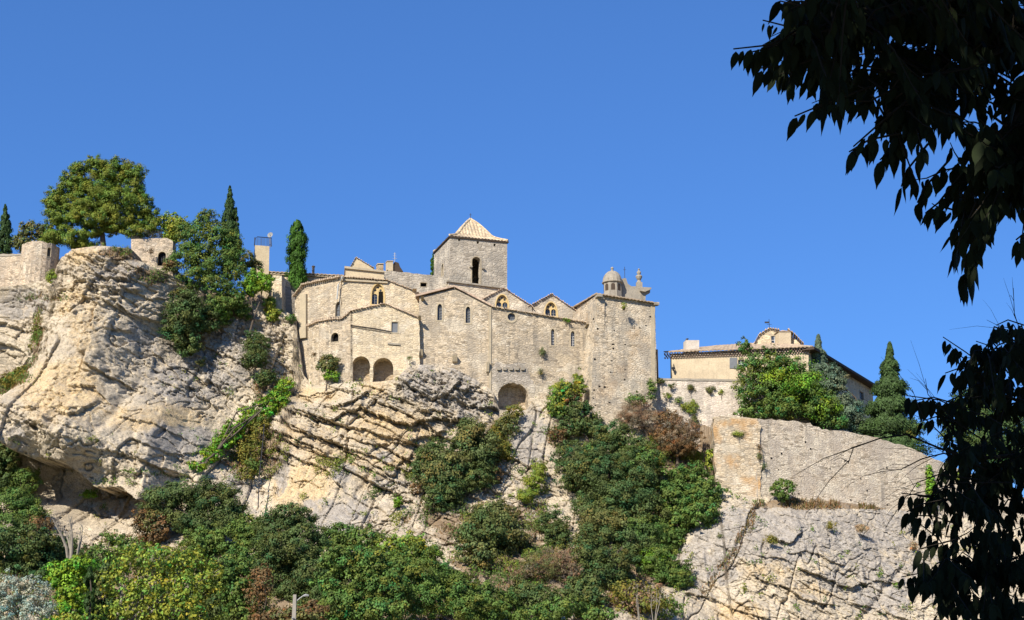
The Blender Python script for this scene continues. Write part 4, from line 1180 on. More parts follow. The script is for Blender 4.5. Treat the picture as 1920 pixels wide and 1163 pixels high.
def top_blocks():
    pl = Pl(648, 154, 720, 154.6, 510)
    T = empty('rooftop_block', pl.pt(684, 520), 'cream plastered rooftop block with a cornice behind the apse eave', 'building')
    wall(T, 'wall', pl, [(648, 540), (648, 503), (720, 511), (720, 540)], M['plaster'], th=5, rough=.01)
    b = MB(); prism(b, pl, [pl.uz(646, 504), pl.uz(721, 512), pl.uz(721, 508.5), pl.uz(646, 500)], [], .25, -5.2); b.build('cornice', M['stone'], T)
    p2 = Pl(657, 159, 702, 159.5, 495)
    T = empty('gable_end', p2.pt(680, 505), 'small cream lopsided gable peeking over the rooftop block', 'building')
    wall(T, 'wall', p2, [(657, 512), (659, 498), (667.5, 484), (700, 503), (702, 512)], M['plaster'], th=4, rough=.01)
    e = MB(); eave_strip(e, p2, [(657, 500), (667, 483), (702, 504)], .2, .12, 4.2, 3); e.build('roof', M['tile'], T)
    chimney(708, 494, 719, 506, 157, 'bastion2', 'short square brick chimney with a pale cap, next to the rooftop block')
    T, p3 = chimney(726, 489, 737, 508, 158, 'plaster', 'cream chimney at the left end of the grey rear wall')
    b = MB(); prism(b, p3, [p3.uz(737.5, 509), p3.uz(757, 509), p3.uz(751, 500), p3.uz(748, 492), p3.uz(741, 490), p3.uz(737.5, 497)], [], -.2, -1.6)
    tag(b.build('dormer_ruin', M['wood']), 'dark rounded rooftop shape beside the cream chimney', 'dormer')
    a = MB(); a.tube([p3.pt(743, 492, -.9), p3.pt(743, 470, -.9)], .035)
    for y, w in ((472, 2.2), (476, 3.2), (481, 4)): a.tube([p3.pt(743 - w, y, -.9), p3.pt(743 + w, y + .6, -.9)], .025)
    tag(a.build('antenna', M['zinc']), 'thin television antenna above the dark rooftop shape', 'antenna')
top_blocks()

def left_house():
    pl = Pl(497, 161, 648, 160, 510)
    T = empty('tiled_house', pl.pt(560, 540), 'low stone house with ribbed clay tile roof behind the tall cypress', 'house')
    wall(T, 'wall', pl, [(497, 600), (497, 509), (648, 516), (648, 600)], M['annex'], th=1, rough=.02)
    r = MB(); roof_face(r, pl.pt(493, 511, .45), pl.pt(648, 518.5, .45), pl.pt(494, 497, -4), pl.pt(648, 505.5, -4), rib=.5, amp=.11); r.build('roof', M['tile'], T)
    b = MB(); prism(b, pl, [pl.uz(497, 515), pl.uz(648, 521.5), pl.uz(648, 519), pl.uz(497, 512)], [], .3, 0); b.build('cornice', M['stone'], T)
    c = MB(); cc = pl.pt(578, 503, -2.5); c.lathe(cc, [(.16, -.5), (.16, .8), (.22, .82), (.22, .95), (.05, 1.05)], 8); c.build('flue', M['tile'], T)
    # pier in front and courtyard wall
    p2 = Pl(511, 154.5, 529, 154.3, 550)
    T = empty('stone_pier', p2.pt(520, 590), 'narrow pale stone pier wall left of the shaded courtyard', 'wall')
    wall(T, 'wall_face', p2, [(510, 730), (511, 516), (528, 517), (529, 730)], M['annex'], th=3.2, rough=.03)
    p3 = Pl(528, 155.4, 556, 156.2, 560)
    T = empty('courtyard_wall', p3.pt(545, 590), 'shaded grey stone courtyard wall with an iron railing beside the apse', 'wall')
    wall(T, 'wall_face', p3, [(527, 730), (527, 533), (540, 538), (556, 552), (557, 730)], M['shade'], th=.6, rough=.04)
    b = MB()
    for i in range(15):
        x = 529 + i * 1.9; y = 534 + (x - 529) * .62 - (3 if x < 540 else 0)
        b.tube([p3.pt(x, y + 2, -.2), p3.pt(x, y - 9, -.2)], .022, 4)
    b.tube([p3.pt(529, 524, -.2), p3.pt(540, 529, -.2), p3.pt(557, 543, -.2)], .03, 4)
    b.build('railing', M['iron'], T)
    # terrace turret with railing
    p4 = Pl(477, 160, 506, 160.4, 480)
    T = empty('roof_terrace', p4.pt(490, 505), 'pink plastered terrace block with blue railing at the left of the tiled roof', 'terrace')
    wall(T, 'wall', p4, [(480, 600), (478, 460), (505, 462), (503, 600)], M['plaster'], th=3, rough=.01)
    b = MB()
    for i in range(12):
        x = 477.5 + i * 2.7
        b.tube([p4.pt(x, 462, -.1), p4.pt(x, 446 if 1 < i < 10 else 445, -.1)], .03 if i % 5 else .05, 4)
    b.tube([p4.pt(477, 460, -.1), p4.pt(478.5, 446, -.1), p4.pt(483, 444, -.1), p4.pt(509, 446, -.1), p4.pt(509, 462, -.1)], .06, 5)
    b.build('railing', M['iron'], T)
    c = p4.pt(507, 437, -.8)
    d = MB(); d.tube([p4.pt(507, 462, -.8), c], .04, 5)
    n = Vector((-.3, -1, .25)).normalized(); a = n.orthogonal().normalized(); bb = n.cross(a)
    vs = [c - n * .12] + [c + (a * math.cos(k * math.pi / 8) + bb * math.sin(k * math.pi / 8)) * .36 for k in range(16)] 
    d.add(vs, [(0, 1 + k, 1 + (k + 1) % 16) for k in range(16)]); d.tube([c, c + n * .35], .02, 4)
    tag(d.build('satellite_dish', M['lamp'], fix=False), 'small white satellite dish on a mast by the terrace railing', 'satellite dish')
left_house()

# ================================================================== right house, walls, rampart
def right_house():
    pF = Pl(1257, 154, 1516, 151.2, 680); pS = Pl(1516, 151.2, 1634, 175, 700)
    T = empty('manor_house', pF.pt(1400, 715), 'cream plastered house with tiled roof and dormer behind the leafy tree', 'house')
    h = hole(pF, 1384, 675, 1395, 691, 'rect')
    wall(T, 'front_wall', pF, [(1257, 800), (1257, 664), (1516, 648), (1516, 820)], M['house'], [hp(h)], rough=.01)
    window(T, pF, h, pane='glass', bars=(1, 1), fmat='whiteframe', surround=.1, recess=.15, label='small window with one grey shutter open')
    b = MB(); prism(b, pF, [pF.uz(1368, 691), pF.uz(1382, 691), pF.uz(1382, 671), pF.uz(1368, 671)], [], .08, .02); b.build('shutter', M['shutter'], T)
    zt = pF.uz(1516, 652)[1]
    S0, S1 = pS.w(0, 0), pS.w(pS.L, 0)
    hs = [hole(pS, 1590, 695, 1597, 708, 'rect'), hole(pS, 1612, 735, 1619, 750, 'rect')]
    b = MB(); prism(b, pS, [(0, 5), (pS.L, 5), (pS.L, zt), (0, zt)], [hp(q) for q in hs], 0, -.8); b.build('side_wall', M['annex'], T)
    for q in hs: window(T, pS, q, pane='glass', bars=(1, 2), surround=.1, recess=.15)
    # eaves with genoise (rows of tile ends)
    g = MB()
    for r_ in range(3):
        z = pF.uz(1257, 672)[1] + .05 + r_ * .2
        n = int(pF.L / .3)
        for i in range(-2, n + 2):
            u = i * .3 + (r_ % 2) * .15
            g.tube([pF.w(u, z, -.2), pF.w(u, z, .18 + r_ * .17)], .095, 6)
    g.build('tile_cornice', M['tilered'], T)
    z_e = pF.uz(1257, 672)[1] + .6
    A = pF.w(-.7, z_e, .75); B = pF.w(pF.L + .5, z_e, .75)
    Rz = P(1450, 640, 163).z
    C1, C0 = pF.w(pF.L - 4.5, z_e + 2.4, -7), pF.w(5.0, z_e + 2.2, -7)
    r = MB()
    roof_face(r, A, B, C0, C1, rib=.45, amp=.09)
    E = pS.w(pS.L + .6, z_e - .2, .9)
    roof_face(r, B, E, C1, pS.w(pS.L - 3, z_e + 2.4, -7), rib=.45, amp=.09)
    r.build('roof', M['tile'], T)
    b = MB(); prism(b, pS, [(-.6, z_e - .35), (pS.L + .7, z_e - .35), (pS.L + .7, z_e - .05), (-.6, z_e - .05)], [], 1.0, -.5); b.build('eave', M['wood'], T)
    # wall lamp
    b = MB(); b.tube([pF.pt(1263, 683, .1), pF.pt(1263, 687, .45), pF.pt(1263, 689, .45)], .04, 5); b.lathe(pF.pt(1263, 697, .45), [(.08, 0), (.2, .35), (.12, .45), (.03, .5)], 6)
    tag(b.build('wall_lamp', M['iron']), 'black wall lantern at the left corner of the house', 'wall lamp')
    # dormer storey
    pd = Pl(1417, 157, 1459, 156.6, 630)
    D = empty('dormer', pd.pt(1440, 650), 'stone gabled dormer with white window and weather vane on the house roof', 'dormer')
    h = hole(pd, 1446, 630, 1458, 646, 'rect')
    wall(D, 'wall', pd, [(1416, 665), (1417, 641), (1424, 628), (1443, 617), (1460, 621), (1500, 640), (1503, 665)], M['annex'], [hp(h)], th=5, rough=.01)
    window(D, pd, h, pane='glass', bars=(1, 1), surround=.12, recess=.1, fmat='whiteframe')
    e = MB(); eave_strip(e, pd, [(1414, 646), (1423, 628), (1443, 616), (1462, 620)], .35, .18, 5.2, 5); eave_strip(e, pd, [(1476, 620), (1488, 628), (1507, 648)], .9, .2, 5.2, 6); e.build('roof', M['tile'], D)
    c = pd.pt(1443, 616, -.5)
    v = MB(); v.tube([c, c + Vector((0, 0, 1.25))], .03, 5); v.box(c + Vector((-.25, 0, .85)), (.28, 0, 0), (0, .02, 0), .1); v.tube([c + Vector((-.3, 0, .6)), c + Vector((.3, 0, .6))], .02, 4)
    tag(v.build('weather_vane', M['iron']), 'small iron weather vane on the dormer gable', 'weather vane')
    T2, p = chimney(1460, 622, 1483, 658, 155.3, 'house', 'broad cream chimney with tiled cap right of the dormer window', cap=False, depth=1.3)
    b = MB(); e_ = [p.pt(1458, 622, .1), p.pt(1485, 622, .1), p.pt(1485, 622, -1.5), p.pt(1458, 622, -1.5)]; tp = (e_[0] + e_[2]) / 2 + Vector((0, 0, .35))
    b.add(e_ + [tp], [(0, 1, 4), (1, 2, 4), (2, 3, 4), (3, 0, 4), (3, 2, 1, 0)]); b.build('cap', M['tile'], T2)
    T3, p = chimney(1286, 638, 1311, 672, 154.9, 'whiteplaster', 'wide white streaked chimney on the left part of the house roof', cap=False, depth=1.2)
    b = MB(); b.tube([p.pt(1288, 638, -.5), p.pt(1290, 634.5, -.5), p.pt(1293, 633.5, -.5)], [.12, .14, .05], 6); b.build('cowl', M['iron'], T3)
right_house()

def right_walls():
    pl = Pl(1228, 151.2, 1345, 150.6, 750)
    T = empty('terrace_wall', pl.pt(1290, 830), 'high weathered retaining wall with little plants between tower and rampart', 'wall')
    wall(T, 'wall_face', pl, [(1225, 880), (1225, 710), (1262, 711), (1345, 712), (1400, 712), (1520, 716), (1520, 880)], M['terrace'], th=1.2, rough=.04)
    b = MB(); prism(b, pl, roughen([pl.uz(1226, 713), pl.uz(1520, 718), pl.uz(1520, 714), pl.uz(1226, 709)], .03, .4), [], .08, -1.25); b.build('coping', M['greystone'], T)
    p1 = Pl(1338, 141.4, 1424, 141.0, 850); p2 = Pl(1424, 141.0, 1800, 148.5, 880)
    T = empty('rampart', p2.pt(1500, 930), 'long sloping stone rampart wall on the right, with a squared bastion corner', 'wall')
    wall(T, 'bastion_face', p1, [(1340, 990), (1342, 900), (1338, 784), (1350, 780), (1365, 783), (1418, 786), (1428, 800), (1424, 830), (1431, 860), (1425, 900), (1430, 990)], M['bastion'], th=7, off=.12, rough=.13, label='ochre stained corner of the rampart')
    wall(T, 'curtain_wall', p2, [(1419, 990), (1418, 788), (1424, 785), (1470, 789), (1519, 793), (1524, 799), (1536, 801), (1541, 806), (1580, 808), (1640, 820), (1700, 838), (1760, 863), (1830, 895), (1960, 960), (2150, 1040), (2150, 1090)], M['rampart'], th=1.3, rough=.11)
    b = MB(); rg = random.Random(9)
    for i in range(24):
        x = rg.uniform(1432, 1760); y = rg.uniform(815, 935 + (x - 1430) * .08)
        if y < 800 + (x - 1430) * .2: continue
        b = MB(); b.box(p2.pt(x, y, .005), p2.t * rg.uniform(.05, .11), p2.n * .03, rg.uniform(.05, .1)); b.build('putlog_dark_block', M['dark'], T)  # raised dark block, the shade of a putlog hole put into its colour
    b = MB()
    prism(b, p1, roughen([p1.uz(1337, 786), p1.uz(1420, 790), p1.uz(1420, 785), p1.uz(1352, 780), p1.uz(1337, 782)], .06, .4), [], .1, -1.2); b.build('coping', M['stone'], T)
right_walls()

# ================================================================== ruins at the left
def left_ruins():
    pl = Pl(-140, 154, 42, 151.5, 500)
    T = empty('parapet_wall', pl.pt(0, 530), 'low broken stone parapet at the far left edge of the cliff', 'wall')
    wall(T, 'wall_face', pl, [(-140, 600), (-140, 482), (0, 481), (20, 478), (42, 478), (42, 600)], M['ruin'], th=1, rough=.08)
    b = MB(); prism(b, pl, roughen([pl.uz(-140, 484), pl.uz(42, 480), pl.uz(42, 476), pl.uz(-140, 480)], .05, .4), [], .06, -1.05); b.build('coping', M['greystone'], T)
    T = empty('ruined_turret', P(75, 530, 152), 'rounded ruined stone turret with a broken top and dark arched opening', 'turret')
    c = P(74, 500, 152.2); r = 35.5 / F * 152.2
    rg = random.Random(4)
    zt0, zb0 = P(74, 453, 150).z, P(74, 600, 150).z
    N = 13
    tops = [zt0 + rg.uniform(-.12, .16) for _ in range(N + 1)]
    for i in range(N):
        q = Pl.__new__(Pl)
        a0, a1 = (R(-98 + 196 * k / N) for k in (i, i + 1))
        q.A = Vector((c.x + r * math.sin(a0), c.y - r * math.cos(a0), 0)); B_ = Vector((c.x + r * math.sin(a1), c.y - r * math.cos(a1), 0))
        q.L = (B_ - q.A).length; q.t = (B_ - q.A) / q.L; q.n = Vector((q.t.y, -q.t.x, 0))
        hs = []
        if i == 9:
            h = (.05, P(100, 478, 150).z, q.L - .05, P(100, 461, 150).z, 'round'); hs = [hp(h)]
        b = MB(); prism(b, q, [(0, zb0), (q.L, zb0), (q.L, tops[i + 1]), (q.L * .5, (tops[i] + tops[i + 1]) / 2 + rg.uniform(-.1, .1)), (0, tops[i])], hs, 0, -.5); b.build('turret_wall', M['ruin'], T)
        if i == 9: window(T, q, h, pane='dark', bars=(2, 0), surround=.04, recess=.4, name='opening_frame')
    p3 = Pl(246, 151.8, 325, 152.2, 470)
    T = empty('vaulted_wall', p3.pt(290, 505), 'pale stone wall with a grilled arched doorway and railing beside the pine', 'wall')
    h = hole(p3, 296, 472, 311, 499, 'round')
    wall(T, 'wall_face', p3, [(246, 560), (246, 449), (300, 447), (312, 446), (324, 452), (325, 560)], M['ruin'], [hp(h)], th=2.5, rough=.05)
    window(T, p3, h, pane='dark', bars=(4, 1), surround=.12, recess=.45, fmat='iron', name='doorway')
    b = MB()
    for i in range(28):
        x = 246 + i * 2.1
        b.tube([p3.pt(x, 449, -.4), p3.pt(x, 432, -.4)], .022 if i % 6 else .05, 4)
    b.tube([p3.pt(246, 431, -.4), p3.pt(303, 431.5, -.4)], .04, 4); b.tube([p3.pt(246, 446, -.4), p3.pt(303, 446, -.4)], .03, 4)
    tag(b.build('iron_railing', M['iron']), 'dark iron railing on top of the pale wall beside the pine', 'railing')
left_ruins()

# ================================================================== FOLIAGE
def quads(cen, nrm, size, rng, aspect=1.6):
    n = len(cen)
    r = rng.normal(size=(n, 3)); r[:, 2] *= .6
    a = np.cross(nrm, r); a /= np.linalg.norm(a, axis=1, keepdims=True) + 1e-9
    b = np.cross(nrm, a); b /= np.linalg.norm(b, axis=1, keepdims=True) + 1e-9
    s = np.asarray(size).reshape(-1, 1) * rng.uniform(.65, 1.3, (n, 1))
    l, w = a * s * .5, b * s * .5 / aspect
    fold = nrm * s * .12
    v = np.stack([cen - l, cen + w + fold * .5, cen + l, cen - w + fold * .5], 1)
    return v.reshape(-1, 3)

def crown(name, blobs, mat, parent, leaf=.26, cover=3.2, rng=None, hue=.14, clump=.28, shell=.45, flat=1.0, up=0.0, aspect=1.6, second=None):
    rng = rng or np.random.default_rng(len(bpy.data.objects))
    C, N, T = [], [], []
    for (cx, cy, cz, rx, ry, rz) in blobs:
        rm = (rx + rz) / 2
        area = math.pi * rx * rz
        cr = max(.32, min(clump * rm, 1.05))
        nc = max(9, int(5.0 * area / (cr * cr * 2.2)))
        nl = int(max(90, 1.9 * area * cover / (leaf * leaf / aspect * .5)))
        per = max(6, nl // nc)
        d = rng.normal(size=(nc, 3)); d /= np.linalg.norm(d, axis=1, keepdims=True)
        d[:, 1] = np.where(rng.random(nc) < .35, -np.abs(d[:, 1]), d[:, 1])
        rad = shell + (1.0 - shell) * rng.random(nc) ** .6
        rad *= 1 + .16 * rng.normal(size=nc)
        rad = np.clip(rad, .2, 1.18)
        cc = np.stack([cx + d[:, 0] * rx * rad, cy + d[:, 1] * ry * rad, cz + d[:, 2] * rz * rad], -1)
        crs = cr * rng.uniform(.55, 1.35, nc)
        tone = np.clip(1 + hue * 1.1 * rng.normal(size=nc), .5, 1.7)
        tw = hue * rng.normal(size=nc)
        e = rng.normal(size=(nc, per, 3)); e /= np.linalg.norm(e, axis=2, keepdims=True)
        rr = (rng.random((nc, per, 1)) ** .45)
        off = e * rr * crs[:, None, None] * np.array([1, 1, .75 * flat])
        pos = cc[:, None, :] + off
        nn = e * .85 + d[:, None, :] * .55 + rng.normal(size=e.shape) * .32 + np.array([0, 0, .35 + up])
        tint = np.ones((nc, per, 3)) * tone[:, None, None]
        tint[..., 0] *= 1 + 1.2 * tw[:, None]; tint[..., 2] *= 1 - .5 * tw[:, None]
        tint *= rng.uniform(.82, 1.2, (nc, per, 1))
        C.append(pos.reshape(-1, 3)); N.append(nn.reshape(-1, 3)); T.append(tint.reshape(-1, 3))
    C, N, T = map(np.concatenate, (C, N, T))
    N /= np.linalg.norm(N, axis=1, keepdims=True) + 1e-9
    V = quads(C, N, np.full(len(C), leaf), rng, aspect)
    Fc = np.arange(len(C) * 4).reshape(-1, 4)
    return np_mesh(name, V, Fc, mat, parent, col=np.clip(np.repeat(T, 4, 0), .2, 3))

def limbs(name, base, targets, r0, mat, parent, rg, bend=.15, n=6):
    b = MB()
    base = Vector(base)
    cen = sum((Vector(t_) for t_ in targets), Vector()) / len(targets)
    fork = base.lerp(cen, .45)
    fork += Vector((rg.uniform(-1, 1), rg.uniform(-1, 1), 0)) * bend * (cen - base).length * .3
    m = base.lerp(fork, .5) + Vector((rg.uniform(-1, 1), 0, 0)) * bend * (fork - base).length * .3
    b.tube([base - Vector((0, 0, .5)), m, fork], [r0 * 1.25, r0, r0 * .8], 8)
    for t_ in targets:
        t_ = Vector(t_)
        q = fork.lerp(t_, .5) + Vector((rg.uniform(-1, 1), rg.uniform(-1, 1), rg.uniform(-.3, 1))) * bend * (t_ - fork).length
        b.tube([fork, q, t_], [r0 * .7, r0 * .45, r0 * .15], n)
        for _ in range(3):
            e = t_ + Vector((rg.uniform(-1, 1), rg.uniform(-1, 1), rg.uniform(-.4, .6))) * min(.9, (t_ - fork).length * .3)
            s_ = fork.lerp(t_, rg.uniform(.5, .9))
            b.tube([q.lerp(t_, rg.uniform(.1, .8)), s_.lerp(e, .6), e], [r0 * .28, r0 * .18, r0 * .05], 5)
    return b.build(name, mat, parent)

def plant(name, label, cat, kind, bl, Y=None, group=None, bark='bark', leaf=.26, cover=3.6, gz=None, trunkpx=None, extra=None, depth=.85, r0=None, **kw):
    """bl: blobs as (px, py, rx, ry) read in the photo; Y: distance, or None to sit on the rock"""
    rg = random.Random(sum(int(b[0] * 7 + b[1]) for b in bl))
    rng = np.random.default_rng(int(sum(b[0] + 3 * b[1] for b in bl)))
    leaf *= rg.uniform(.70, .98)
    if 'clump' not in kw: kw['clump'] = rg.uniform(.22, .36)
    W_ = []
    low = max(bl, key=lambda b: b[1] + b[3])
    for (x, y, rx, ry) in bl:
        if Y is None:
            Yr = _rockpx(x, y)
            r = rx / F * Yr
            Yb = Yr - r * .85 - .7
        else:
            Yb = Y
        c = P(x, y, Yb); s = Yb / F
        W_.append((c.x, c.y + rg.uniform(-.3, .3) * rx * s * .6, c.z, rx * s, max(rx, ry * .7) * s * depth, ry * s))
    mx, _, _, _ = low
    if trunkpx is not None: mx = trunkpx
    if Y is None:
        yb = min(low[1] + low[3] * .9, 1300)
        base = P(low[0], yb, _rockpx(low[0], yb))
    else:
        b0 = P(mx, low[1], Y)
        z = gz if gz is not None else groundZ(b0.x, Y)
        base = Vector((b0.x, b0.y, min(z, b0.z - low[3] * Y / F * .5)))
    T = empty(name, base, label, cat, group)
    rr = r0 or max(.05, .045 * sum(w[3] for w in W_) / len(W_) * len(W_) ** .5 + .03)
    crown('crown' if 'tree' in name else 'foliage', W_, LM[kind], T, leaf=leaf, cover=cover, rng=rng, **kw)
    if extra:
        for k2, b2 in extra:
            W2 = []
            for (x, y, rx, ry) in b2:
                Yb = (Y if Y is not None else _rockpx(x, y) - rx * .05 - 1.1)
                c = P(x, y, Yb); s = Yb / F
                W2.append((c.x, c.y, c.z, rx * s, rx * s * depth, ry * s))
            crown('crown' if 'tree' in name else 'foliage', W2, LM[k2], T, leaf=leaf, cover=cover * .7, rng=rng, **kw)
    limbs('trunk' if 'tree' in name else 'stem', base, [w[:3] for w in W_][:9], rr, M[bark], T, rg)
    return T

def cypress(label, cx, ytop, ybot, hw, Y, kind='cypress', prof='col', leaf=.24, name='cypress_tree', lean=0, gz=None, cover=4.5):
    rng = np.random.default_rng(int(cx * 3 + ytop))
    s = Y / F
    top = P(cx + lean, ytop, Y); bot = P(cx, ybot, Y)
    H = top.z - bot.z; Rw = hw * s
    T = empty(name, (bot.x, bot.y, (gz if gz is not None else bot.z - 1.5)), label, 'tree')
    area = H * Rw * 2 * .8
    n = int(2.6 * area * cover / (leaf * leaf / 2.2 * .5))
    # plume clumps
    nc = int(max(60, area * 14))
    t_ = rng.random(nc)
    def pf(t):
        if prof == 'col': return np.minimum(1, np.minimum(.72 + t * 1.6, 1)) * np.clip((1 - t) * 4.2, 0, 1) ** .55
        if prof == 'spire': return np.clip((1 - t) * 1.75, 0, 1) ** .8 * np.minimum(1, .8 + t)
        return np.clip(1 - t, 0.02, 1) ** 1.05 * (1 + .28 * np.sin(t * 34))
    ang = rng.uniform(0, 2 * math.pi, nc)
    rad = Rw * pf(t_) * rng.uniform(.25, .92, nc) ** .7
    zc = bot.z + t_ * H
    cx_ = bot.x + (top.x - bot.x) * t_
    cc = np.stack([cx_ + rad * np.cos(ang), bot.y + rad * np.sin(ang), zc], -1)
    per = max(8, n // nc)
    cr = Rw * .30 if prof != 'tree' else Rw * .22
    e = rng.normal(size=(nc, per, 3)); e /= np.linalg.norm(e, axis=2, keepdims=True)
    rr = rng.random((nc, per, 1)) ** .5
    vs_ = 1.7 if prof != 'tree' else .6
    lim = (pf(t_) * .8 + .2)[:, None, None]
    pos = cc[:, None] + e * rr * cr * lim * np.array([1, 1, vs_])
    if prof == 'tree': pos[..., 2] -= .35 * np.abs(e[..., 0]) * cr
    outw = np.stack([np.cos(ang), np.sin(ang), np.zeros(nc)], -1)[:, None]
    nn = e * .5 + outw * .8 + rng.normal(size=e.shape) * .35
    nn = nn.reshape(-1, 3); nn /= np.linalg.norm(nn, axis=1, keepdims=True)
    tone = np.clip(1 + .22 * rng.normal(size=nc), .5, 1.6)
    tint = np.ones((nc, per, 3)) * tone[:, None, None] * rng.uniform(.75, 1.25, (nc, per, 1))
    C = pos.reshape(-1, 3)
    a = np.stack([rng.normal(size=len(C)) * .35, rng.normal(size=len(C)) * .35, np.ones(len(C))], -1)
    if prof == 'tree': a = rng.normal(size=(len(C), 3))
    a -= nn * (a * nn).sum(1, keepdims=True); a /= np.linalg.norm(a, axis=1, keepdims=True) + 1e-9
    b = np.cross(nn, a)
    sz = leaf * rng.uniform(.7, 1.3, (len(C), 1))
    V = np.stack([C - a * sz * .5, C + b * sz * .25, C + a * sz * .6, C - b * sz * .25], 1).reshape(-1, 3)
    np_mesh('crown', V, np.arange(len(C) * 4).reshape(-1, 4), LM[kind], T, col=np.repeat(np.clip(tint.reshape(-1, 3), .3, 2), 4, 0))
    b_ = MB(); b_.tube([(bot.x, bot.y, T.location.z - .3), (bot.x, bot.y, bot.z + H * .5), (top.x, top.y, top.z - H * .06)], [Rw * .14 + .05, Rw * .07 + .03, .02], 7)
    b_.build('trunk', M['bark'], T)
    return T

PZ = lambda px, py, Y: P(px, py, Y).z
# --- plateau
plant('pine_tree', 'big round-headed umbrella pine on top of the left cliff', 'tree', 'pine',
      [(150, 318, 18, 16), (180, 310, 24, 20), (215, 322, 34, 26), (250, 325, 26, 24), (138, 345, 36, 28), (190, 352, 46, 32), (250, 358, 30, 30), (106, 378, 28, 26), (155, 382, 42, 28), (215, 388, 48, 30), (266, 388, 26, 28), (118, 408, 36, 24), (170, 412, 46, 20), (230, 415, 46, 22), (286, 418, 20, 26), (100, 442, 24, 24), (140, 448, 46, 22), (178, 432, 28, 14), (212, 430, 24, 12), (262, 436, 40, 16), (165, 462, 34, 10)],
      Y=153.6, gz=PZ(190, 464, 153.6), trunkpx=196, leaf=.22, cover=5.0, clump=.27, shell=.3, flat=1.0, up=.3, r0=.3, depth=.9, hue=.16, aspect=2.2)
cypress('slender dark cypress at the far left edge behind the parapet', 10, 384, 490, 16, 158, 'dcypress', 'spire')
plant('shrub', 'grey green bush between the far left cypress and the turret', 'shrub', 'olive', [(62, 432, 26, 17), (40, 452, 18, 20), (84, 440, 14, 18), (55, 462, 25, 14)], Y=157, gz=PZ(60, 480, 157))
plant('tree', 'low yellowish tree squeezed between the pine and the leafy tree', 'tree', 'lime', [(322, 418, 24, 20), (338, 432, 26, 24), (318, 445, 18, 22)], Y=154, gz=PZ(330, 510, 154))
cypress('tall dark cypress rising behind the leafy tree, double tipped', 431, 350, 500, 19, 158, 'dcypress', 'spire')
cypress('narrow side stem of the dark cypress behind the leafy tree', 443, 390, 500, 9, 157.6, 'dcypress', 'spire')
plant('tree', 'loose leafy green tree leaning over the cliff edge in front of the dark cypress', 'tree', 'mid',
      [(388, 412, 22, 22), (365, 440, 34, 28), (410, 445, 30, 26), (438, 462, 20, 30), (350, 480, 36, 28), (395, 490, 42, 32), (435, 505, 28, 28), (365, 520, 34, 22), (410, 535, 34, 24)], Y=151, gz=PZ(385, 565, 151), trunkpx=378, leaf=.26, cover=2.9, hue=.22)
plant('shrub', 'small rusty olive shrub at the foot of the grilled doorway', 'shrub', 'olive', [(322, 500, 20, 13)], Y=150.3, extra=[('rust', [(318, 497, 14, 8)])])
plant('shrub', 'vivid light green bush overhanging the rock by the stone pier', 'shrub', 'bright', [(478, 522, 26, 16), (496, 532, 20, 17), (470, 540, 24, 18)], Y=152, cover=4.5, hue=.14)
plant('shrub', 'large dark green bush hanging down the cliff below the leafy tree', 'shrub', 'oak', [(342, 570, 38, 30), (335, 610, 32, 28), (352, 640, 30, 28), (388, 600, 30, 28), (345, 588, 40, 34)], hue=.2)
plant('shrub', 'fresh green bush clinging under the leafy tree, left of the bright bush', 'shrub', 'mid', [(412, 575, 28, 22), (440, 560, 26, 24), (420, 595, 16, 18), (455, 585, 16, 14)], extra=[('bright', [(420, 590, 14, 14)])])
plant('tree', 'thin olive tree beside the terrace block with the railing', 'tree', 'olive', [(465, 488, 16, 18), (480, 500, 14, 12)], Y=155, gz=PZ(465, 545, 155))
cypress('broad bright green cypress in front of the ribbed tile roof', 557, 415, 556, 20.5, 158.6, 'cypress', 'col', cover=5.5)
cypress('tip of a cypress just showing at the left of the bell tower', 812, 478, 525, 5, 172, 'cypress', 'col')
plant('shrub', 'yellow green bush below the stone pier', 'shrub', 'lime', [(505, 568, 12, 14), (512, 590, 16, 14)], Y=153.3)
plant('shrub', 'tiny green bush at the foot of the courtyard wall', 'shrub', 'mid', [(546, 598, 13, 7)], Y=153.3)
plant('shrub', 'dark round bush on the grey rock left of the apse', 'shrub', 'oak', [(480, 645, 28, 24), (478, 672, 26, 18)])
plant('shrub', 'small dark bush above the ivy gully', 'shrub', 'oak', [(500, 708, 24, 15)])
plant('shrub', 'grey green bush on the wall of the low rounded part', 'shrub', 'olive', [(612, 685, 17, 20), (628, 678, 8, 12)], Y=148.7, extra=[('bright', [(621, 706, 17, 11)])])
plant('ivy', 'long diagonal strip of bright green creeper down the gully', 'creeper', 'bright', [(535, 722, 18, 14), (520, 748, 22, 22), (500, 765, 22, 20), (468, 780, 22, 20), (440, 806, 24, 22), (418, 830, 24, 20), (396, 852, 20, 16), (370, 872, 18, 10)], cover=3.4, clump=.3, depth=.4, hue=.25)
plant('shrub', 'yellowing grass tussock beside the creeper strip', 'shrub', 'yellow', [(488, 805, 20, 26), (470, 845, 22, 30), (462, 885, 16, 16)], cover=1.8, depth=.4, extra=[('mid', [(490, 790, 18, 10), (475, 870, 18, 12)])])
plant('shrub', 'yellow green tuft on the rock under the ruined turret', 'shrub', 'lime', [(98, 524, 11, 16)], Y=147.6)
plant('shrub', 'grassy green strip at the left of the big bulge', 'shrub', 'yellow', [(72, 622, 9, 18), (62, 650, 10, 14), (25, 715, 32, 14), (48, 700, 20, 14)], cover=2, depth=.4, extra=[('mid', [(30, 710, 28, 12)])])
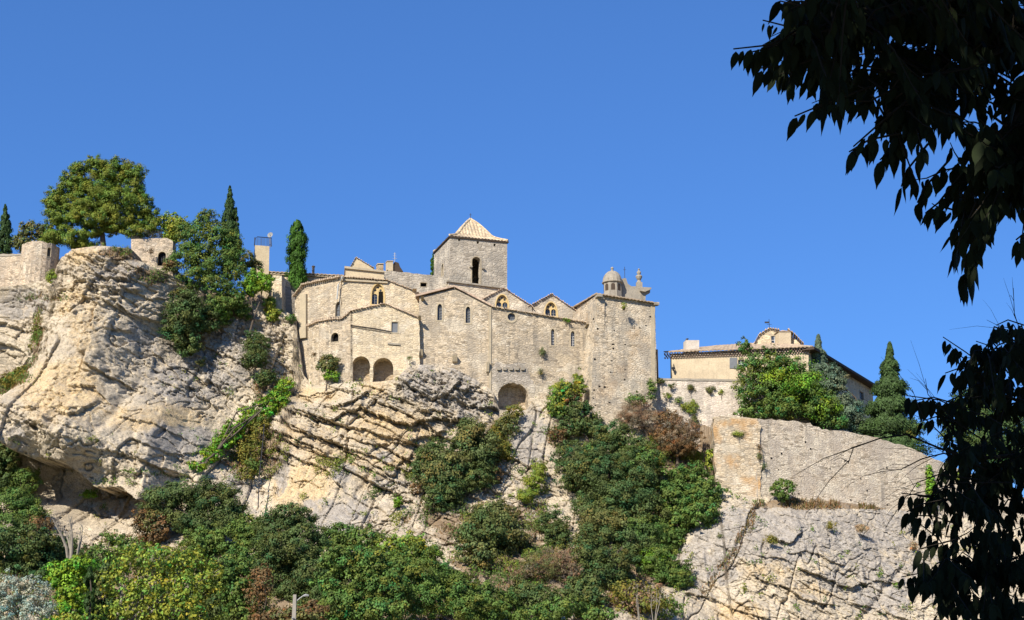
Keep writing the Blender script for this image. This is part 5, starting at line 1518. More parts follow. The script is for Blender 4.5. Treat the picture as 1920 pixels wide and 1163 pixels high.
# --- left slope
plant('tree', 'dark tree at the left edge under the rock bulge', 'tree', 'oak', [(-10, 830, 32, 40), (-5, 890, 35, 40), (8, 860, 26, 40)])
plant('tree', 'green oak at the left edge below the cave shadow', 'tree', 'mid', [(45, 905, 34, 32), (20, 950, 44, 36), (60, 965, 28, 26), (15, 995, 46, 30)])
plant('tree', 'grey green tree beneath the left edge oak, left of the dead tree', 'tree', 'oak', [(30, 1025, 60, 38), (70, 1050, 45, 34), (90, 1010, 26, 20), (40, 1070, 60, 30)], Y=127, hue=.2)
plant('shrub', 'brown withered bush between the left edge oak and dead tree', 'shrub', 'rust', [(75, 985, 28, 16)], Y=129, cover=2.2)
plant('tree', 'dark green oak right under the overhang, wide twin crown', 'tree', 'oak', [(305, 940, 38, 30), (345, 925, 40, 28), (395, 928, 38, 32), (425, 950, 32, 36), (350, 965, 66, 28), (430, 975, 34, 30), (390, 985, 50, 24)], Y=134.5, hue=.15)
plant('tree', 'rusty brown tree below the twin crowned oak', 'tree', 'rust', [(272, 975, 24, 24), (300, 985, 22, 26), (282, 1005, 34, 20)], Y=134, cover=2.6, extra=[('olive', [(282, 975, 26, 26)])])
plant('tree', 'mid green tree behind the yellow green poplar', 'tree', 'mid', [(380, 1020, 44, 34), (430, 1015, 44, 30), (470, 990, 34, 28), (490, 1020, 40, 30)], Y=129)
plant('tree', 'yellow green poplar with pale branches at bottom left', 'tree', 'lime', [(240, 1050, 40, 28), (300, 1045, 48, 26), (360, 1055, 36, 28), (225, 1095, 42, 32), (290, 1100, 50, 34), (360, 1100, 46, 34), (400, 1080, 24, 30), (250, 1145, 60, 30), (340, 1145, 70, 30), (160, 1160, 60, 16)], Y=104, bark='palebark', leaf=.32, cover=1.35, hue=.2, r0=.22)
plant('tree', 'silvery leaved tree in the bottom left corner', 'tree', 'silver', [(20, 1110, 34, 34), (62, 1118, 30, 34), (30, 1150, 60, 30), (90, 1140, 14, 20)], Y=96, leaf=.16, cover=2.4, hue=.14)
plant('tree', 'vivid green tree between the silvery tree and the poplar', 'tree', 'bright', [(120, 1075, 38, 26), (150, 1060, 34, 20), (135, 1110, 36, 34), (120, 1150, 50, 26)], Y=108, hue=.24)
cypress('young thin cypress between the vivid tree and poplar at bottom left', 168, 1062, 1160, 10, 102, 'dcypress', 'col', gz=0)
plant('tree', 'dark blue green oak left of the lamp post', 'tree', 'oak', [(545, 965, 40, 24), (520, 990, 44, 34), (570, 1000, 40, 34), (545, 1030, 60, 34), (510, 1060, 36, 36), (575, 1065, 48, 40), (560, 1105, 54, 34)], Y=124, hue=.15)
plant('tree', 'dull green tree between the poplar and the dark oak', 'tree', 'mid', [(430, 1070, 38, 34), (455, 1050, 26, 26), (445, 1110, 36, 36), (470, 1145, 40, 26)], Y=112)
plant('shrub', 'reddish brown withered bush left of the lamp post', 'shrub', 'rust', [(492, 1085, 20, 26), (482, 1115, 22, 26)], Y=110.5, cover=2.0)
plant('shrub', 'rust coloured bush at the foot of the lamp post', 'shrub', 'rust', [(580, 1148, 34, 20), (530, 1155, 34, 14), (500, 1160, 30, 12)], Y=106, extra=[('olive', [(560, 1155, 50, 16)])])
plant('tree', 'dark green tree seen in the gap between poplar and silvery tree', 'tree', 'oak', [(200, 1075, 36, 30), (180, 1120, 44, 34), (210, 1150, 60, 26)], Y=114)
plant('tree', 'shady dark tree behind the poplar crown, left of the rusty bush', 'tree', 'oak', [(330, 1065, 60, 30), (400, 1110, 60, 34), (300, 1130, 70, 34), (420, 1145, 60, 28)], Y=118)
plant('shrub', 'low green bushes along the foot of the cave slope', 'shrub', 'mid', [(210, 1010, 24, 14), (245, 1025, 30, 16), (190, 1040, 30, 18)], cover=2.6)
plant('shrub', 'dark bushes filling the dip between the two left oaks', 'shrub', 'oak', [(120, 1030, 34, 24), (95, 1040, 30, 24), (150, 1050, 24, 18)])
# --- bottom centre
plant('tree', 'dark tree wedged between the lamp post tree and the tilted beds', 'tree', 'oak', [(600, 1080, 50, 34), (620, 1120, 50, 34), (600, 1150, 50, 26)], Y=119, hue=.16)
plant('tree', 'green tree behind the middle trees on the bottom slope', 'tree', 'mid', [(740, 1075, 50, 26), (790, 1070, 44, 20), (830, 1085, 40, 20), (700, 1050, 40, 20)], Y=124)
plant('shrub', 'mixed bushes at the left of the dark bottom bush', 'shrub', 'mid', [(900, 1110, 40, 20), (930, 1130, 40, 24), (890, 1145, 40, 24)], Y=119, extra=[('oak', [(910, 1120, 40, 20)])])
plant('tree', 'mid green tree right of the lamp post, largest on the bottom edge', 'tree', 'mid', [(640, 1050, 40, 30), (690, 1060, 46, 34), (650, 1095, 54, 36), (720, 1100, 50, 36), (640, 1140, 60, 30), (720, 1145, 60, 28)], Y=113, hue=.2)
plant('tree', 'green tree at the foot of the tilted rock beds', 'tree', 'mid', [(640, 1000, 34, 20), (685, 1012, 40, 24), (620, 1022, 40, 22)], Y=133)
plant('tree', 'light green tree on the slope below the tilted beds, beside pale rocks', 'tree', 'lime', [(765, 1020, 36, 20), (790, 1045, 44, 24), (735, 1035, 34, 24)], Y=129, extra=[('mid', [(770, 1040, 50, 26)])], hue=.2)
plant('tree', 'green tree in the middle of the bottom edge', 'tree', 'mid', [(800, 1080, 46, 30), (850, 1105, 50, 34), (790, 1125, 50, 34), (880, 1140, 54, 26)], Y=116, hue=.2)
plant('shrub', 'dark green bush beside the pale rocks at bottom centre', 'shrub', 'oak', [(985, 1105, 38, 24), (1010, 1125, 44, 24), (960, 1130, 34, 24)], Y=121)
plant('shrub', 'low green bushes on the bottom edge right of centre', 'shrub', 'mid', [(1060, 1140, 54, 22), (1000, 1155, 60, 16), (920, 1158, 40, 14), (1120, 1155, 40, 16)], Y=117, extra=[('oak', [(1050, 1120, 30, 16)])])
# --- centre slope
plant('shrub', 'large dark olive bush against the right end of the tilted beds', 'shrub', 'oak', [(815, 850, 36, 26), (800, 885, 30, 34), (840, 890, 40, 36), (825, 935, 34, 26), (845, 920, 30, 24)], hue=.15, extra=[('olive', [(830, 880, 44, 44)])])
plant('shrub', 'olive bush just below the rock under the large arch', 'shrub', 'oak', [(885, 805, 30, 24), (875, 835, 32, 26), (905, 860, 38, 30), (900, 895, 34, 26)], extra=[('olive', [(890, 840, 40, 50)])])
plant('shrub', 'yellow green bush in front of the large blocked arch', 'shrub', 'yellow', [(965, 772, 18, 16), (945, 795, 20, 18), (930, 820, 22, 18), (945, 845, 18, 22)], cover=2.6, extra=[('olive', [(950, 800, 22, 28)])])
plant('shrub', 'rusty withered patch beside the grey slab of rock', 'shrub', 'rust', [(930, 890, 14, 26), (935, 850, 12, 16), (780, 915, 14, 10)], cover=1.8)
plant('shrub', 'tiny vivid green bush at the foot of the tilted beds', 'shrub', 'bright', [(746, 941, 9, 9)])
plant('shrub', 'reddish green climber against the left foot of the corner tower', 'shrub', 'lime', [(1055, 735, 26, 20), (1045, 760, 22, 24), (1086, 720, 12, 26)], Y=148.6, hue=.3, extra=[('mid', [(1048, 765, 20, 22), (1060, 740, 28, 20)]), ('rust', [(1070, 745, 22, 18)])])
plant('shrub', 'dark bush at the left foot of the corner tower', 'shrub', 'oak', [(1085, 775, 26, 26), (1105, 800, 34, 22), (1062, 800, 24, 18)], Y=147.2)
plant('shrub', 'small rust bush left of the dark bush at the tower foot', 'shrub', 'rust', [(1045, 812, 18, 10)], cover=1.8)
plant('tree', 'dense dark oak filling the slope below the corner tower', 'tree', 'oak', [(1150, 815, 44, 24), (1075, 855, 40, 30), (1130, 845, 40, 30), (1190, 850, 50, 30), (1085, 890, 40, 34), (1140, 890, 50, 40), (1200, 895, 50, 40), (1165, 935, 60, 34)], hue=.2, extra=[('mid', [(1200, 870, 50, 30), (1110, 850, 30, 24)]), ('olive', [(1090, 880, 40, 24)])])
plant('tree', 'dark grey green oak in the middle of the wooded slope', 'tree', 'oak', [(1110, 960, 40, 34), (1160, 970, 46, 36), (1210, 965, 44, 36), (1120, 1005, 46, 34), (1180, 1015, 50, 34), (1100, 1040, 40, 30), (1150, 1060, 46, 34)], hue=.16, extra=[('olive', [(1130, 985, 44, 30)]), ('mid', [(1200, 1000, 44, 30)])])
plant('tree', 'dark small oak lowest on the wooded slope, above bare stems', 'tree', 'oak', [(1120, 1085, 38, 32), (1110, 1120, 34, 24), (1080, 1100, 24, 20)], hue=.18)
plant('tree', 'fresh green oak left of the rampart corner', 'tree', 'mid', [(1290, 895, 40, 28), (1320, 925, 38, 30), (1270, 935, 40, 36), (1310, 960, 42, 28), (1265, 980, 36, 30), (1245, 1010, 34, 24)], cover=4.4, hue=.15)
plant('tree', 'green tree at the foot of the right hand rock', 'tree', 'mid', [(1235, 1045, 36, 26), (1275, 1080, 26, 30), (1250, 1075, 30, 26)], Y=134.5, extra=[('bright', [(1230, 1050, 30, 18)])])
plant('shrub', 'green bush climbing the wall edge beside the corner tower', 'shrub', 'mid', [(1195, 748, 20, 12), (1222, 730, 8, 24)], Y=149.2, cover=2.2)
plant('shrub', 'brown twiggy bush at the right foot of the corner tower', 'shrub', 'twig', [(1190, 775, 30, 22), (1215, 790, 30, 22), (1170, 785, 18, 16)], Y=147.6, cover=1.5, leaf=.2, aspect=5)
plant('shrub', 'red brown dried bush in front of the high retaining wall', 'shrub', 'rust', [(1255, 790, 26, 24), (1285, 815, 32, 26), (1250, 820, 30, 18), (1270, 840, 40, 16)], Y=146.6, cover=2.3, leaf=.22, aspect=3, extra=[('twig', [(1270, 815, 42, 36)])])
plant('shrub', 'bright green weed at the foot of the rampart corner', 'shrub', 'lime', [(1332, 860, 8, 22)], Y=144)
plant('shrub', 'olive bush in the middle of the slope', 'shrub', 'olive', [(930, 965, 46, 28), (900, 1005, 44, 32), (950, 1000, 46, 34), (890, 1040, 36, 26)], extra=[('oak', [(910, 1000, 60, 44)])])
plant('shrub', 'rounded dark green bush right of the olive bush', 'shrub', 'oak', [(1035, 980, 30, 24), (1045, 1005, 26, 26)])
plant('shrub', 'yellow green grassy bush under the grey slab', 'shrub', 'lime', [(1010, 880, 16, 22), (1000, 905, 20, 20), (985, 930, 20, 14)], cover=2.6, aspect=3)
plant('shrub', 'dry orange bush between the slope oaks and bottom bushes', 'shrub', 'twig', [(1040, 1055, 42, 26), (1000, 1070, 30, 20), (1070, 1075, 26, 24)], cover=1.3, aspect=4, extra=[('olive', [(1020, 1060, 46, 30)])])
plant('shrub', 'yellowish dry bush with bare stems at the bottom right of centre', 'shrub', 'yellow', [(1180, 1110, 40, 22), (1220, 1125, 44, 26), (1160, 1145, 40, 20)], Y=127, cover=1.6, extra=[('mid', [(1250, 1140, 34, 20)]), ('twig', [(1200, 1120, 50, 30)])])
# --- right
plant('shrub', 'neat round green bush at the foot of the rampart', 'shrub', 'mid', [(1467, 918, 21, 18)], Y=140.2, cover=5, clump=.2, shell=.8, hue=.1)
plant('tree', 'spreading fresh green tree behind the rampart corner', 'tree', 'mid', [(1396, 650, 12, 16), (1405, 690, 26, 26), (1440, 680, 30, 26), (1470, 690, 36, 28), (1400, 735, 26, 28), (1450, 730, 44, 34), (1505, 725, 42, 34), (1410, 770, 30, 18), (1470, 765, 50, 24), (1535, 760, 40, 28), (1560, 790, 34, 18)], Y=148, gz=PZ(1470, 800, 148), leaf=.28, cover=2.9, hue=.22, r0=.22, extra=[('bright', [(1480, 720, 60, 40), (1540, 765, 40, 26)])])
cypress('grey blue conifer touching the side eave of the house', 1534, 628, 800, 64, 153.0, 'blue', 'tree', leaf=.26, name='conifer_tree', cover=4)
plant('tree', 'grey blue conifer mass covering the side wall of the house', 'tree', 'blue', [(1564, 712, 24, 28), (1588, 768, 34, 34), (1612, 800, 28, 22), (1640, 812, 28, 14)], Y=152.2, gz=PZ(1600, 820, 152), hue=.14)
cypress('pointed dark green conifer right of the house', 1668, 642, 850, 72, 151.5, 'conifer', 'tree', leaf=.26, name='conifer_tree', cover=5)
plant('shrub', 'golden green bush under the pointed conifer', 'shrub', 'yellow', [(1695, 812, 26, 18), (1670, 800, 20, 14)], Y=149.8, cover=3, gz=PZ(1690, 835, 149))
plant('tree', 'dark tree behind the rampart, half hidden by near branches', 'tree', 'conifer', [(1790, 800, 30, 60), (1830, 800, 40, 70), (1880, 820, 50, 80), (1930, 860, 60, 70)], Y=156, gz=PZ(1850, 930, 156))
plant('creeper', 'bright green climber on the right part of the rampart', 'creeper', 'bright', [(1744, 905, 8, 24), (1747, 935, 10, 26), (1742, 880, 4, 14), (1722, 908, 5, 5)], Y=147.0, depth=.3)
plant('creeper', 'small bright tuft high on the rampart beside near branches', 'creeper', 'lime', [(1803, 891, 8, 9)], Y=148.4)
# weeds rooted in walls
weeds = [(1170, 572, 5, 6, 148.0, 'lime', 'yellowish weed growing over the hole of the corner tower'), (1063, 600.5, 8, 3, 150.8, 'bright', 'green tuft on the eave of the long wall'),
 (1258, 722, 7, 5, 150.6, 'olive', 'weed near the top left of the high retaining wall'), (1294, 727, 8, 7, 150.6, 'olive', 'round weed near the top middle of the high retaining wall'),
 (1251, 742, 9, 5, 150.6, 'lime', 'yellow weed below the top left weed of the retaining wall'), (1272, 750, 8, 6, 150.6, 'mid', 'green weed left of centre on the retaining wall'),
 (1297, 763, 18, 12, 150.4, 'lime', 'spreading yellow climber in the middle of the retaining wall'), (1332, 730, 11, 6, 150.5, 'olive', 'olive weed right on the retaining wall'), (1352, 735, 6, 5, 150.5, 'lime', 'rightmost weed on the retaining wall before the leafy tree'),
 (1303, 790, 8, 12, 150.3, 'olive', 'hanging weed low on the retaining wall'), (1240, 714, 12, 4, 150.8, 'olive', 'thin weeds on the coping next to the corner tower'),
 (1424, 856, 5, 5, 140.7, 'olive', 'tuft at the joint of bastion and rampart'), (1433, 874, 4, 4, 140.8, 'oak', 'dark tuft below the joint of bastion and rampart'), (1384, 812, 12, 5, 140.8, 'lime', 'thin weeds high on the bastion corner'),
 (1424, 840, 2.5, 9, 140.8, 'rust', 'brown streak of dead weed on the rampart joint'), (1013, 697, 5, 5, 150.3, 'olive', 'dull weed right of the cement patch'), (1018, 662, 5, 9, 150.4, 'olive', 'grey weed under the left narrow window of the long wall'), (768, 671, 4, 5, 148.3, 'olive', 'small dry tuft on the annex wall right of the arches'),
 (590, 665, 4, 5, 149.9, 'rust', 'brown tuft on the low rounded wall'), (282, 470, 8, 5, 151, 'twig', 'dry tuft on the wall left of the grilled doorway'), (214, 834, 6, 7, None, 'mid', 'small green tuft low on the big bulge'), (264, 798, 8, 5, None, 'olive', 'dull tuft on the grey patch of the bulge'), (305, 726, 5, 5, None, 'olive', 'tiny tuft at the edge of the grey slabs'),
 (378, 680, 13, 8, None, 'olive', 'low tuft under the large dark hanging bush'), (165, 928, 16, 10, None, 'bright', 'bright green plants in the mouth of the cave'), (1560, 985, 10, 8, None, 'yellow', 'dry green tuft on the grey rock below the rampart'), (1615, 990, 18, 6, None, 'dry', 'wide straw tuft on the grey rock below the rampart'), (1447, 1012, 14, 8, None, 'yellow', 'yellow tuft at the broken edge of the right rock'), (1712, 1024, 8, 8, None, 'dry', 'straw tuft beside the near dark branches'), (1350, 1005, 4, 5, None, 'olive', 'small tuft left of the grassy fissure')]
for (x, y, rx, ry, Y_, k, lab) in weeds:
    plant('weed', lab, 'weed', k, [(x, y, rx, ry)], Y=Y_, leaf=.17, cover=2.2, depth=.35, group=None, aspect=2.2, gz=None if Y_ is None else PZ(x, y + ry, Y_), r0=.02)

# rust curtain of dead ivy under the overhang
plant('dead_ivy', 'hanging curtain of rusty dead ivy at the lip of the cave', 'creeper', 'rust', [(190, 905, 22, 10), (225, 915, 22, 10), (260, 918, 18, 9), (300, 930, 20, 8)], cover=1.6, depth=.25, aspect=3)

# dry grass, one stuff object spread over the earthy slopes
def dry_grass():
    rng = np.random.default_rng(77)
    NR = RZ.shape[0]
    X = np.repeat(RX[None], NR, 0)
    px, py = to_px(X, RY, RZ)
    w = RMASK[..., 2].copy()
    w[(py > 1200) | (px < -60) | (px > 1980)] = 0
    w[w < .45] = 0
    w *= (fbm(X / 2.2, RZ / 2.2, 3, 123) > -.12)
    fis, _ = seg_field(X, RZ, [(p.x, p.z) for p in (P(q, r, _rockpx(q, r)) for q, r in FISS[0][0])])
    w = np.maximum(w, .55 * (fis < .4) * (fbm(X / 1.1, RZ / 1.1, 2, 5) > -.1))
    p = w.ravel() / w.sum()
    n = 26000
    k = rng.choice(len(p), n, p=p)
    c = np.stack([X.ravel()[k], RY.ravel()[k], RZ.ravel()[k]], -1) + rng.normal(size=(n, 3)) * .05
    hgt = rng.uniform(.15, .5, (n, 1))
    d = np.stack([rng.normal(size=n) * .35, -.35 + rng.normal(size=n) * .3, np.ones(n)], -1)
    d /= np.linalg.norm(d, axis=1, keepdims=True)
    sd_ = np.stack([np.cos(a := rng.uniform(0, 6.28, n)), np.sin(a), np.zeros(n)], -1) * .06
    V = np.stack([c - sd_, c + sd_, c + d * hgt], 1).reshape(-1, 3)
    tone = rng.uniform(.5, 1.25, (n, 1)) * np.where(rng.random((n, 1)) < .35, np.array([[.42, .55, .3]]), np.where(rng.random((n, 1)) < .4, np.array([[.8, .55, .4]]), np.array([[1., 1., 1.]])))
    o = np_mesh('dry_grass', V, np.arange(n * 3).reshape(-1, 3), LM['dry'], col=np.repeat(tone, 3, 0))
    tag(o, 'dry straw and brown grass spread over the slope', 'grass', kind='stuff')
dry_grass()

def scrub():
    rng = np.random.default_rng(99)
    NR = RZ.shape[0]
    X = np.repeat(RX[None], NR, 0)
    px, py = to_px(X, RY, RZ)
    w = np.clip(RMASK[..., 2] - .3, 0, 1) * (fbm(X / 1.6, RZ / 1.3, 3, 223) > .05)
    w = np.maximum(w, .5 * (fbm(X / 1.2, RZ / 1.0, 3, 224) > .42) * (py > 820) * (px < 1290))
    w = np.maximum(w, .25 * (fbm(X / .8, RZ / .7, 3, 225) > .5) * (px > 300))
    w[(py > 1210) | (px < -60) | (px > 1980) | ((px > 1440) & (py < 990))] = 0
    p = w.ravel() / w.sum()
    n = 60000
    k = rng.choice(len(p), n, p=p)
    c = np.stack([X.ravel()[k], RY.ravel()[k], RZ.ravel()[k]], -1)
    hv = fbm(c[:, 0] / 2.5, c[:, 2] / 2.5, 2, 333)
    c[:, 1] -= rng.random(n) ** 1.5 * .55; c[:, 2] += rng.random(n) * .35; c[:, 0] += rng.normal(size=n) * .1
    nn = rng.normal(size=(n, 3)) + np.array([-.3, -.7, .5]); nn /= np.linalg.norm(nn, axis=1, keepdims=True)
    V = quads(c, nn, np.full(n, .2), rng, 1.8)
    pal = np.array([[.8, .8, .9], [1.1, 1.25, .8], [1.7, 1.3, 1.0], [2.0, 1.35, 1.2]])
    ix = np.clip(((hv + .5) * 4 + rng.normal(size=n) * .5).astype(int), 0, 3)
    tint = pal[ix] * rng.uniform(.7, 1.2, (n, 1))
    tag(np_mesh('ground_cover', V, np.arange(n * 4).reshape(-1, 4), LM['mid'], col=np.repeat(tint, 4, 0)), 'low green and olive scrub scattered in cracks and over the slope', 'ground cover', kind='stuff')
scrub()

# dead trees, bare stems
def bare(label, base, tips, r0, Y, mat='palebark', group=None, name='dead_tree'):
    b = MB(); rg = random.Random(int(base[0]))
    B = P(base[0], base[1], Y)
    T = None
    for tp_ in tips:
        e = P(tp_[0], tp_[1], Y + rg.uniform(-.8, .8))
        m = B.lerp(e, .5) + Vector((rg.uniform(-.25, .25), 0, rg.uniform(0, .3)))
        b.tube([B - Vector((0, 0, 1.5)), B.lerp(m, .5), m, e], [r0, r0 * .8, r0 * .55, r0 * .12], 6)
        for _ in range(4):
            s_ = m.lerp(e, rg.uniform(0, .8)); q = s_ + Vector((rg.uniform(-.7, .7), rg.uniform(-.4, .4), rg.uniform(.1, .8)))
            b.tube([s_, s_.lerp(q, .6) + Vector((0, 0, .08)), q], [r0 * .3, r0 * .2, r0 * .06], 4)
    return tag(b.build(name, M[mat]), label, 'dead tree', group)
bare('pale dead tree with forked bare branches at lower left', (134, 1050), [(105, 975), (128, 965), (118, 985), (136, 975), (98, 972)], .16, 124)
bare('single straight dead trunk right of the forked dead tree', (142, 1052), [(152, 985), (156, 978)], .11, 123)
bare('thin bare white stems at bottom right of centre', (1200, 1175), [(1192, 1110), (1196, 1095)], .05, 124)
bare('pair of thin pale stems right of the single stem', (1226, 1175), [(1222, 1105), (1238, 1100), (1230, 1098)], .05, 124)

# street lamp
def lamp():
    Y = 98.0
    top = P(553, 1115, Y)
    T = empty('street_lamp', (top.x, top.y, 0), 'concrete street lamp post with a curved arm at the bottom edge', 'street lamp')
    b = MB(); b.box8([(top.x - .2, Y - .2, 0), (top.x + .2, Y - .2, 0), (top.x + .2, Y + .2, 0), (top.x - .2, Y + .2, 0)] + [(top.x - .11, Y - .11, top.z), (top.x + .11, Y - .11, top.z), (top.x + .11, Y + .11, top.z), (top.x - .11, Y + .11, top.z)]); b.build('pole', M['concrete'], T)
    a = P(556, 1127, Y); e = P(571, 1117, Y - .3)
    b = MB(); b.tube([a, a.lerp(e, .4) + Vector((0, 0, .04)), a.lerp(e, .8) + Vector((0, 0, .05)), e], .035, 6); arm = b.build('arm', M['zinc'], T)
    b = MB(); b.tube([e - Vector((.1, 0, 0.02)), e + Vector((.08, 0, .02)), e + Vector((.3, 0, .0))], [.06, .11, .06], 8); b.build('lamp_head', M['lamp'], T)
    b = MB(); b.tube([P(551, 1158, Y - .25), P(548, 1160, Y - .3), P(548.5, 1163, Y - .3)], [.05, .09, .07], 6); b.build('insulator', M['lamp'], T)
lamp()
cb = MB(); cb.tube([rock_at(505, 740) - Vector((0, 1.4, 0)), rock_at(498, 830) - Vector((0, 1.6, 0)), rock_at(491, 900) - Vector((0, 1.6, 0)), rock_at(488, 955) - Vector((0, 1.2, 0))], .06, 5)
tag(cb.build('drain_pipe', M['iron']), 'thin dark pipe running down the rock left of the tilted beds', 'pipe')

# ================================================================== NEAR TREES
def leaf_verts(base, axis, side, L, Wd, curl):
    """ovate leaf with a drip tip: rows of left, mid, right"""
    nrm = axis.cross(side).normalized()
    tt = (0, .12, .3, .5, .7, .84, 1.0); ww = (.0, .72, 1.0, .92, .58, .22, 0.0)
    vs = []
    for t_, w_ in zip(tt, ww):
        p = base + axis * (L * t_) + nrm * (curl * L * t_ * t_)
        vs += [p - side * (Wd * w_ * .5) + nrm * (Wd * w_ * .14), p, p + side * (Wd * w_ * .5) + nrm * (Wd * w_ * .14)]
    return vs
LF = []
for i in range(6):
    a = i * 3
    LF += [(a, a + 1, a + 4, a + 3), (a + 1, a + 2, a + 5, a + 4)]

def inside(poly, x, y):
    c = False
    j = len(poly) - 1
    for i in range(len(poly)):
        if (poly[i][1] > y) != (poly[j][1] > y) and x < (poly[j][0] - poly[i][0]) * (y - poly[i][1]) / (poly[j][1] - poly[i][1]) + poly[i][0]:
            c = not c
        j = i
    return c

def near_tree(name, label, trunk, limbs_px, region, L0, ntw, shade_canopy, seed, twigs_px=(), dn=.9, explicit=(), droop=1.0):
    rg = random.Random(seed)
    T = empty(name, (trunk[0][0], trunk[0][1], 0), label, 'tree')
    wood, fol, fc = MB(), [], []
    tr = MB(); tr.tube(trunk, [.22 - .02 * i for i in range(len(trunk))], 10)
    tr.build('trunk', M['nearbark'], T)
    tips = []
    def leaves_on(pts, n, size, last=True):
        for i in range(n):
            f = (i + .6) / n * (len(pts) - 1)
            k = min(int(f), len(pts) - 2)
            p = pts[k].lerp(pts[k + 1], f - k)
            tw = (pts[k + 1] - pts[k]).normalized()
            sd_ = (1 if i % 2 else -1)
            ax = (Vector((0, 0, -1)) * droop + tw * .35 + Vector((rg.uniform(-.35, .35), rg.uniform(-.3, .3), 0)) + tw.cross(Vector((0, 0, 1))) * .25 * sd_).normalized()
            yaw = rg.uniform(-.9, .9)
            sv = ax.cross(Vector((math.sin(yaw), -math.cos(yaw), 0))).normalized()
            L = size * rg.uniform(.6, 1.35)
            pet = p + ax * .012
            b0 = len(fol)
            fol.extend(leaf_verts(pet, ax, sv, L, L * rg.uniform(.30, .41), rg.uniform(-.18, .22)))
            fc.extend([tuple(q + b0 for q in f_) for f_ in LF])
    roots = []
    for lp in limbs_px:
        pts = [P(*q) for q in lp[0]]
        wood.tube(pts, [lp[1] * (1 - .85 * i / (len(pts) - 1)) for i in range(len(pts))], 6)
        wood.tube([Vector(trunk[-1]), (Vector(trunk[-1]) + pts[0]) / 2 + Vector((0, 0, .1)), pts[0]], [lp[1] * 1.6, lp[1] * 1.3, lp[1]], 6)
        for i in range(len(pts) - 1):
            for q in range(6): roots.append(pts[i].lerp(pts[i + 1], q / 6))
    made = tries = 0
    while made < ntw and tries < ntw * 60:
        tries += 1
        ex, ey = rg.uniform(region[1][0], region[1][2]), rg.uniform(region[1][1], region[1][3])
        if not inside(region[0], ex, ey): continue
        Yd = rg.uniform(*region[2])
        e = P(ex, ey, Yd)
        r_ = min(roots, key=lambda q: (q - e).length + rg.uniform(0, .35))
        d = e - r_
        if d.length > 1.1: s0 = e - d.normalized() * rg.uniform(.35, .6)
        else: s0 = r_
        m = s0.lerp(e, .55) + Vector((0, 0, .10 * d.length))
        pts = [s0, s0.lerp(m, .5) + Vector((0, 0, .02)), m, m.lerp(e, .6) - Vector((0, 0, .01)), e]
        wood.tube([r_] + pts if d.length > 1.1 else pts, [.006] * (2 if d.length > 1.1 else 1) + [.005, .004, .003, .002], 4, cap=False)
        leaves_on(pts, max(5, int(dn * (e - s0).length / (L0 * .34))), L0)
        made += 1
    for q, size in explicit:
        pts = [P(*v) for v in q]
        wood.tube(pts, [.005 - .003 * i / len(pts) for i in range(len(pts))], 4)
        leaves_on(pts, max(4, int(sum((b - a).length for a, b in zip(pts[:-1], pts[1:])) / (size * .36))), size)
    if shade_canopy:  # unseen crown added over the camera to keep sun off the near leaves
        x0, x1, y0, y1, z0, z1, n, sz = shade_canopy
        for _ in range(n):
            p = Vector((rg.uniform(x0, x1), rg.uniform(y0, y1), rg.uniform(z0, z1)))
            L = sz * rg.uniform(.8, 1.3)
            ax = Vector((rg.uniform(-1, 1), rg.uniform(-1, 1), rg.uniform(-1, .3))).normalized(); sv = ax.orthogonal().normalized()
            b0 = len(fol); fol.extend(leaf_verts(p, ax, sv, L, L * .6, .1)); fc.extend([tuple(q + b0 for q in f_) for f_ in LF])
        tp_ = Vector(trunk[-1])
        for _ in range(14):
            e = Vector((rg.uniform(x0, x1), rg.uniform(y0, y1), (z0 + z1) / 2))
            wood.tube([tp_, tp_.lerp(e, .5) + Vector((0, 0, .4)), e], [.09, .05, .02], 6)
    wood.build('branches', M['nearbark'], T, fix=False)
    if twigs_px:
        b = MB()
        for q, r_ in twigs_px:
            r_ = r_ * .6
            pts = [P(*v) for v in q]
            b.tube(pts, [r_ * (1 - .7 * i / (len(pts) - 1)) for i in range(len(pts))], 4)
            for i in range(len(pts) - 1):
                for _ in range(2):
                    s_ = pts[i].lerp(pts[i + 1], rg.random()); d = (pts[i + 1] - pts[i]).normalized() * rg.uniform(.08, .3)
                    e = s_ + d + Vector((rg.uniform(-.12, .05), rg.uniform(-.1, .1), rg.uniform(-.14, .14)))
                    b.tube([s_, s_.lerp(e, .5) + Vector((0, 0, .02)), e], [r_ * .35, r_ * .25, r_ * .1], 4, cap=False)
        b.build('bare_twigs', M['nearbark'], T, fix=False)
    V = np.array([tuple(v) for v in fol]); Fq = np.array(fc)
    rng = np.random.default_rng(seed)
    nl = len(V) // 21
    tint = np.repeat(rng.uniform(.6, 1.4, (nl, 1)) * np.ones((1, 3)), 21, 0)
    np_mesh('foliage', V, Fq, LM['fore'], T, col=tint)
    return T
M['nearbark'] = plain('near_bark', (0.03, 0.026, 0.02), .9, .05)

